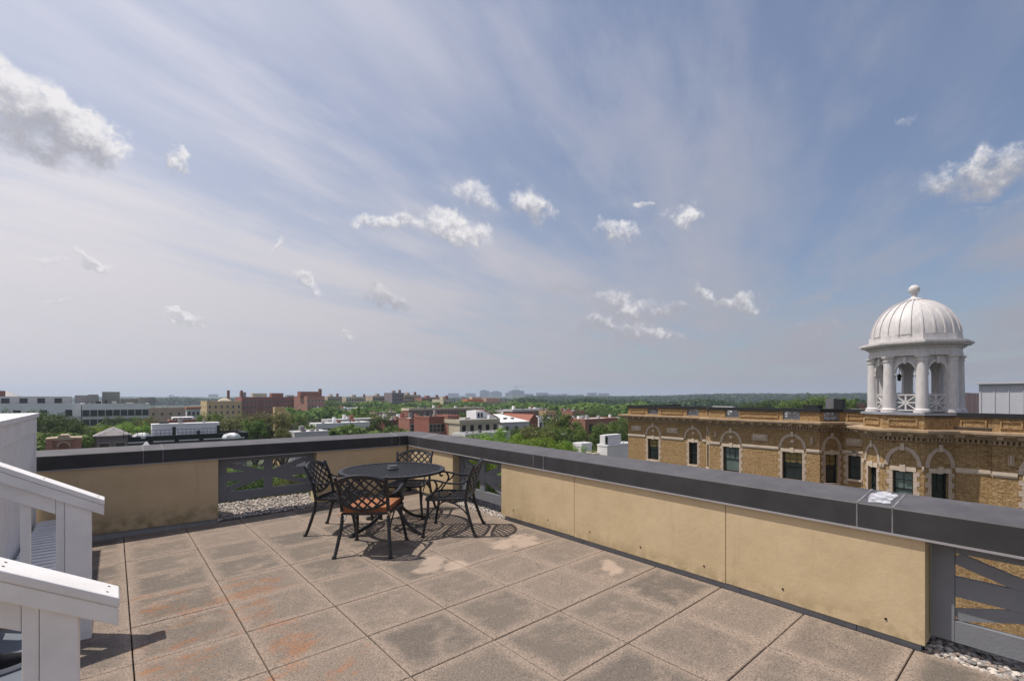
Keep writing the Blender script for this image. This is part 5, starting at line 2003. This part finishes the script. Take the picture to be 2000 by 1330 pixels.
LEAF = {'far': leaf_mat('far_leaves', (.040, .066, .034), (.066, .098, .045)), 'bright': leaf_mat('bright_leaves', (.15, .25, .032), (.23, .34, .05)), 'mid': leaf_mat('mid_leaves', (.095, .150, .034), (.155, .220, .048)),
        'dark': leaf_mat('dark_leaves', (.058, .096, .030), (.096, .142, .040)), 'olive': leaf_mat('olive_leaves', (.12, .128, .042), (.185, .18, .06))}
M_BARK = mat('bark', (.075, .058, .045), .95, .3, 6, .5, 20)


def crown_mesh(name, seed, clumps, leaves, leaf, squash=1.0, cone=0.0, spread=1.0):
    """crown in a unit box: radius 1, height 2 about the origin"""
    r = random.Random(seed)
    mb = MB()
    for _ in range(clumps):
        while True:
            v = Vector((r.uniform(-1, 1), r.uniform(-1, 1), r.uniform(-1, 1)))
            if .12 < v.length < 1:
                break
        v = v.normalized() * (v.length ** .45) * r.uniform(.72, .92)
        if cone:
            f_ = 1 - cone * (v.z + 1) / 2
            v.x *= f_
            v.y *= f_
        a = math.atan2(v.y, v.x)
        v *= 1 + .16 * math.sin(2 * a + seed) * math.cos(v.z * 3 + seed) + .10 * math.sin(5 * a + 2 * seed)
        cr_ = r.uniform(.13, .27) * spread
        for _ in range(leaves):
            d = Vector((r.gauss(0, 1), r.gauss(0, 1), r.gauss(0, 1))).normalized()
            p = v + d * cr_ * (r.random() ** .4) * Vector((1, 1, .75)).length / 1.6
            nrm = (d + Vector((r.gauss(0, .7), r.gauss(0, .7), r.gauss(.5, .7)))).normalized()
            t = nrm.orthogonal().normalized()
            t.rotate(Matrix.Rotation(r.uniform(0, 6.28), 3, nrm))
            bt = nrm.cross(t)
            s = leaf * r.uniform(.6, 1.35)
            mb.face([p - t * s, p + bt * s * .62, p + t * s, p - bt * s * .62])
    return mb


CROWNS = {}
for key, (sd, cl_, lv, lf, cone, sp_) in {'a': (1, 90, 95, .034, 0, 1), 'b': (2, 100, 90, .034, .25, 1), 'c': (3, 80, 100, .036, -.1, 1.1), 'tall': (4, 110, 85, .033, .62, .9), 'fine1': (5, 150, 170, .020, 0, .85), 'fine2': (6, 150, 170, .020, .1, .85)}.items():
    CROWNS[key] = crown_mesh(key, sd, cl_, lv, lf, 1, cone, sp_)
CM = {}


def crown(key, lk):
    if (key, lk) not in CM:
        CM[(key, lk)] = CROWNS[key].mesh('crown', LEAF[lk])
    return CM[(key, lk)]


def trunk_mesh():
    r = random.Random(8)
    mb = MB()
    mb.sweep([(0, 0, 0), (.02, .01, .3), (-.01, .02, .55), (.02, 0, .82)], [.05, .038, .03, .012], n=7)
    for i in range(9):
        a = i * 2.4
        z = .36 + .045 * i
        e = Vector((math.cos(a) * .30, math.sin(a) * .30, z + .24))
        mb.sweep([(0, 0, z), tuple(Vector((0, 0, z)).lerp(e, .5) + Vector((0, 0, .02))), tuple(e)], [.018, .012, .004], n=5)
    return mb.mesh('trunk', M_BARK, 60)


TRUNK = trunk_mesh()


def tree(px, py, wpx, D, lk, key, label, hh=None, name='tree', group=None):
    """px,py: top of the crown; wpx: crown width in photograph pixels at distance D"""
    p = at_depth(px, py, D)
    k_ = math.sqrt(1 + ((px - 1000) / F) ** 2)
    rad = wpx / F * D / 2 / k_ * 1.28
    H = p.z - GZ
    ch_ = hh if hh else min(max(rad * 1.9, 5.0), H * .8)
    t = thing(name, label, 'tree', (p.x, p.y, GZ), rc.uniform(0, 6.28), group)
    link('trunk', TRUNK, t, (0, 0, 0), scale=(H * .62, H * .62, H * .98))
    c = link('crown', crown(key, lk), t, (0, 0, H - ch_ / 2), scale=(rad, rad, ch_ / 2))
    return t


TREES = [
    (62, 796, 130, 92, 'dark', 'a', 'large dark tree at far left in front of the apartment wing'), (114, 802, 84, 88, 'dark', 'c', 'dark green tree behind the brick turret'),
    (22, 802, 60, 98, 'dark', 'b', 'dark tree at the extreme left edge above the enclosure'), (135, 818, 66, 74, 'dark', 'b', 'narrow dark tree between brick turret and large dark tree'),
    (168, 826, 60, 80, 'mid', 'b', 'slim green tree just right of the brick turret'), (212, 820, 105, 92, 'bright', 'c', 'light green tree above the hipped metal roof'),
    (252, 822, 80, 98, 'bright', 'a', 'green tree right of the hipped metal roof'), (268, 808, 64, 125, 'mid', 'b', 'small green tree before the planted roof block'), (228, 810, 56, 128, 'dark', 'a', 'dark tree low before the planted roof block'),
    (292, 812, 42, 118, 'olive', 'c', 'yellowish tree left of the white roof room'), (185, 830, 36, 105, 'mid', 'b', 'little tree left of the light green tree'),
    (412, 803, 54, 108, 'mid', 'a', 'green tree in front of the yellow brick building'), (392, 818, 36, 98, 'dark', 'b', 'dark tree above the roof room end'),
    (462, 799, 84, 100, 'olive', 'c', 'olive green honey locust left of the biggest olive tree'), (530, 799, 92, 96, 'olive', 'a', 'biggest olive green tree right before the red blocks'),
    (500, 812, 60, 92, 'mid', 'b', 'green tree low between the two olive trees'), (575, 806, 52, 118, 'mid', 'a', 'green tree right of the olive trees'), (552, 830, 40, 84, 'olive', 'b', 'brownish green tree at the foot of the biggest olive tree'), (600, 812, 34, 150, 'dark', 'c', 'dark tree below the tall red block'),
    (652, 790, 44, 215, 'mid', 'a', 'rounded green tree right of the tall red block'), (640, 777, 50, 290, 'dark', 'c', 'dark tree mass beside the tall red block'), (676, 782, 44, 300, 'dark', 'a', 'dark tree on the rise behind the low brick row'),
    (690, 806, 60, 160, 'bright', 'c', 'light green low tree behind the white terrace row'), (722, 802, 46, 175, 'mid', 'b', 'green tree above the right end of white roofs'), (745, 810, 44, 118, 'dark', 'a', 'round dark tree right of the white terrace row'),
    (762, 800, 60, 150, 'mid', 'c', 'broad green tree above the dark red terrace'), (790, 806, 46, 140, 'dark', 'b', 'dark tree left of the cream corniced row'), (735, 838, 44, 100, 'mid', 'c', 'low green shrubby tree against the white terrace row'), (690, 851, 90, 80, 'olive', 'a', 'low spreading olive tree in front of the white terrace row'),
    (775, 790, 48, 260, 'mid', 'a', 'green tree under the tan skyline blocks'), (835, 786, 60, 280, 'dark', 'c', 'dark tree under the reddish skyline row'), (730, 790, 50, 280, 'mid', 'b', 'small tree clump under the long cream skyline block'), (800, 784, 44, 300, 'dark', 'a', 'dark tree under the ornate tan block'), (890, 786, 40, 290, 'dark', 'b', 'dark tree right of the small cream block'),
    (800, 852, 40, 86, 'olive', 'b', 'olive tree just left of the parapet corner'), (828, 846, 40, 84, 'mid', 'a', 'green tree just behind the parapet corner'),
    (912, 800, 34, 112, 'mid', 'b', 'green tree between the red and cream houses'), (976, 803, 40, 130, 'dark', 'c', 'dark tree between cream house and grey house'), (960, 798, 36, 160, 'mid', 'a', 'small tree behind the cream house gable'), (1020, 783, 34, 310, 'dark', 'b', 'dark tree right of the orange terraced building'),
    (1098, 798, 84, 88, 'mid', 'b', 'tall green tree, biggest in the middle right'), (1070, 822, 64, 82, 'mid', 'c', 'green tree left of the tall tree'), (1040, 826, 84, 80, 'olive', 'a', 'dull green tree in front of the grey house'), (1122, 828, 60, 80, 'mid', 'b', 'grey green tree right of the tall tree'), (1008, 832, 40, 82, 'dark', 'a', 'dark tree left of the dull green tree'),
    (925, 843, 84, 58, 'bright', 'fine1', 'bright green tree leftmost of the row behind the parapet'), (972, 835, 112, 56, 'bright', 'fine2', 'tallest bright green tree behind the parapet'), (1052, 846, 120, 52, 'bright', 'fine1', 'bright green tree in the middle of the row behind the parapet'), (1012, 848, 90, 50, 'bright', 'fine2', 'bright green tree between the two taller bright ones'), (1108, 860, 90, 52, 'bright', 'fine2', 'bright green tree rightmost of the row behind the parapet'), (1165, 872, 40, 58, 'mid', 'fine1', 'small green tree before the white cubic house'),
    (1186, 822, 62, 84, 'mid', 'a', 'dark tree in front of the orange brick house'), (1214, 812, 44, 96, 'mid', 'c', 'green tree touching the corner of the ochre wing'), (1130, 800, 44, 150, 'dark', 'b', 'dark tree behind the tall tree'), (1160, 794, 60, 210, 'mid', 'a', 'green tree behind the orange brick house'), (1205, 794, 60, 190, 'dark', 'c', 'dark tree left of the ochre wing corner'), (1225, 800, 40, 120, 'mid', 'b', 'green tree partly behind the ochre wing corner'),
    (1600, 767, 90, 120, 'mid', 'a', 'broad green tree rising behind the ochre wing roof'), (1548, 770, 70, 125, 'mid', 'c', 'green tree left of the broad tree behind the ochre roof'), (1650, 771, 60, 120, 'mid', 'b', 'green tree right of the broad tree near the cupola'), (1505, 777, 64, 140, 'dark', 'a', 'lower dark tree behind the ochre roof'), (1470, 782, 40, 150, 'dark', 'c', 'lowest dark tree behind the ochre roof'),
    (930, 868, 60, 40, 'bright', 'fine2', 'bright foliage seen through the lattice panel behind the right chair'), (475, 905, 130, 34, 'dark', 'fine1', 'dark tree seen through the lattice panel in the shaded parapet'), (560, 930, 110, 30, 'olive', 'fine2', 'olive foliage seen low through the shaded lattice panel'),
]
for (px_, py_, w_, D_, lk, key, lab) in TREES:
    tree(px_, py_, w_, D_, lk, key, lab, group='trees between the houses')

# --- wooded plain and ridges out to the horizon: one mass each
def woods(label, name, rows, lk, seed, size):
    """rows: (x0, x1, distance, top pixel y function, number)"""
    r = random.Random(seed)
    mb = MB()
    for (xa, xb, D0, D1, topf, cnt) in rows:
        for _ in range(cnt):
            px_ = r.uniform(xa, xb)
            D = r.uniform(D0, D1)
            py_ = topf(px_) + r.uniform(0, 3.0)
            p = at_depth(px_, py_, D)
            s = size * r.uniform(.7, 1.3) * (D / 1000) ** .5
            n_ = 70
            for _ in range(n_):
                d = Vector((r.gauss(0, 1), r.gauss(0, 1), abs(r.gauss(0, .8)))).normalized()
                c = p + Vector((d.x * s, d.y * s, d.z * s * .8 - s * .8))
                nrm = (d + Vector((r.gauss(0, .5), r.gauss(0, .5), r.gauss(0, .5)))).normalized()
                t = nrm.orthogonal().normalized()
                t.rotate(Matrix.Rotation(r.uniform(0, 6.28), 3, nrm))
                bt = nrm.cross(t)
                q = s * r.uniform(.12, .25)
                mb.face([c - t * q, c - bt * q, c + t * q, c + bt * q])
    o = mb.ob(name, LEAF[lk])
    tag(o, label, 'woods', kind='stuff')


def hills():
    mb = MB()
    for (D, W_, base, prof) in ((1500, 300, GZ, lambda x: 773.5 - 6.5 * math.exp(-((x - 1640) / 300) ** 2) + 1.2 * math.sin(x / 60)), (2600, 600, GZ, lambda x: 773.2 - 3 * math.exp(-((x - 1200) / 240) ** 2) + .8 * math.sin(x / 45)), (4200, 900, GZ, lambda x: 773.0 + .7 * math.sin(x / 70 + 1))):
        n_ = 90
        prev = None
        for i in range(n_ + 1):
            x = -300 + 2900 * i / n_
            if D < 2000:
                x = 1000 + 1300 * i / n_
            top_ = at_depth(x, prof(x) + 2.0, D)
            fr_ = at_depth(x, HZ, D - W_)
            bk = at_depth(x, HZ, D + W_)
            cur = [(fr_.x, fr_.y, GZ - 1), tuple(top_), (bk.x, bk.y, GZ - 1)]
            if prev:
                mb.face([prev[0], cur[0], cur[1], prev[1]])
                mb.face([prev[1], cur[1], cur[2], prev[2]])
            prev = cur
    tag(mb.ob('hills', mat('wooded_hill', (.045, .065, .025), .95, .3, .01)), kind='structure')


hills()
woods('far wooded ridge along the horizon on the right', 'woods', [(1030, 2060, 1150, 1500, lambda x: 774.0 - 6.5 * math.exp(-((x - 1640) / 300) ** 2) + 1.2 * math.sin(x / 60), 1500), (1020, 2050, 800, 1150, lambda x: 779 + 1.5 * math.sin(x / 33), 1100)], 'far', 1, 13)
woods('hazy tree line along the middle and left horizon', 'woods', [(-20, 1100, 1700, 2600, lambda x: 776.5 + .8 * math.sin(x / 50), 900), (250, 1100, 900, 1500, lambda x: 777.5 + 1.2 * math.sin(x / 31), 700)], 'far', 2, 13)
woods('green tree canopy of the middle distance below the ridge', 'woods', [(1010, 1260, 240, 420, lambda x: 789 + 3 * math.sin(x / 17), 420), (620, 1010, 320, 640, lambda x: 786 + 3 * math.sin(x / 15), 520), (560, 900, 190, 300, lambda x: 799 + 4 * math.sin(x / 13), 160)], 'mid', 3, 10)
woods('dark wooded slope between the tree canopy and the far ridge', 'woods', [(1010, 1260, 420, 760, lambda x: 781 + 3 * math.sin(x / 21), 620), (1240, 1700, 300, 700, lambda x: 783 + 3 * math.sin(x / 25), 300)], 'far', 5, 10)
woods('green shrubs and canopy between the houses', 'ground_cover', [(150, 480, 95, 200, lambda x: 838 + 6 * math.sin(x / 11), 160), (560, 1240, 100, 180, lambda x: 836 + 6 * math.sin(x / 14), 260), (0, 160, 70, 120, lambda x: 845, 70), (420, 1200, 40, 75, lambda x: 915, 200)], 'mid', 4, 9)

# --- summer haze over the whole town
mb = MB()
mb.box((-7500, -7500, GZ - 1.2), (7500, 7500, 95))
hz_o = mb.ob('haze', None)
hz_o.data.materials.clear()
m = bpy.data.materials.new('haze_air')
m.use_nodes = True
nt = m.node_tree
for n_ in list(nt.nodes):
    nt.nodes.remove(n_)
pv = nt.nodes.new('ShaderNodeVolumePrincipled')
pv.inputs['Color'].default_value = (.72, .84, 1, 1)
pv.inputs['Density'].default_value = .00024
pv.inputs['Anisotropy'].default_value = .2
ou = nt.nodes.new('ShaderNodeOutputMaterial')
nt.links.new(pv.outputs[0], ou.inputs['Volume'])
hz_o.data.materials.append(m)
tag(hz_o, 'pale summer haze over the town', 'haze', kind='stuff')
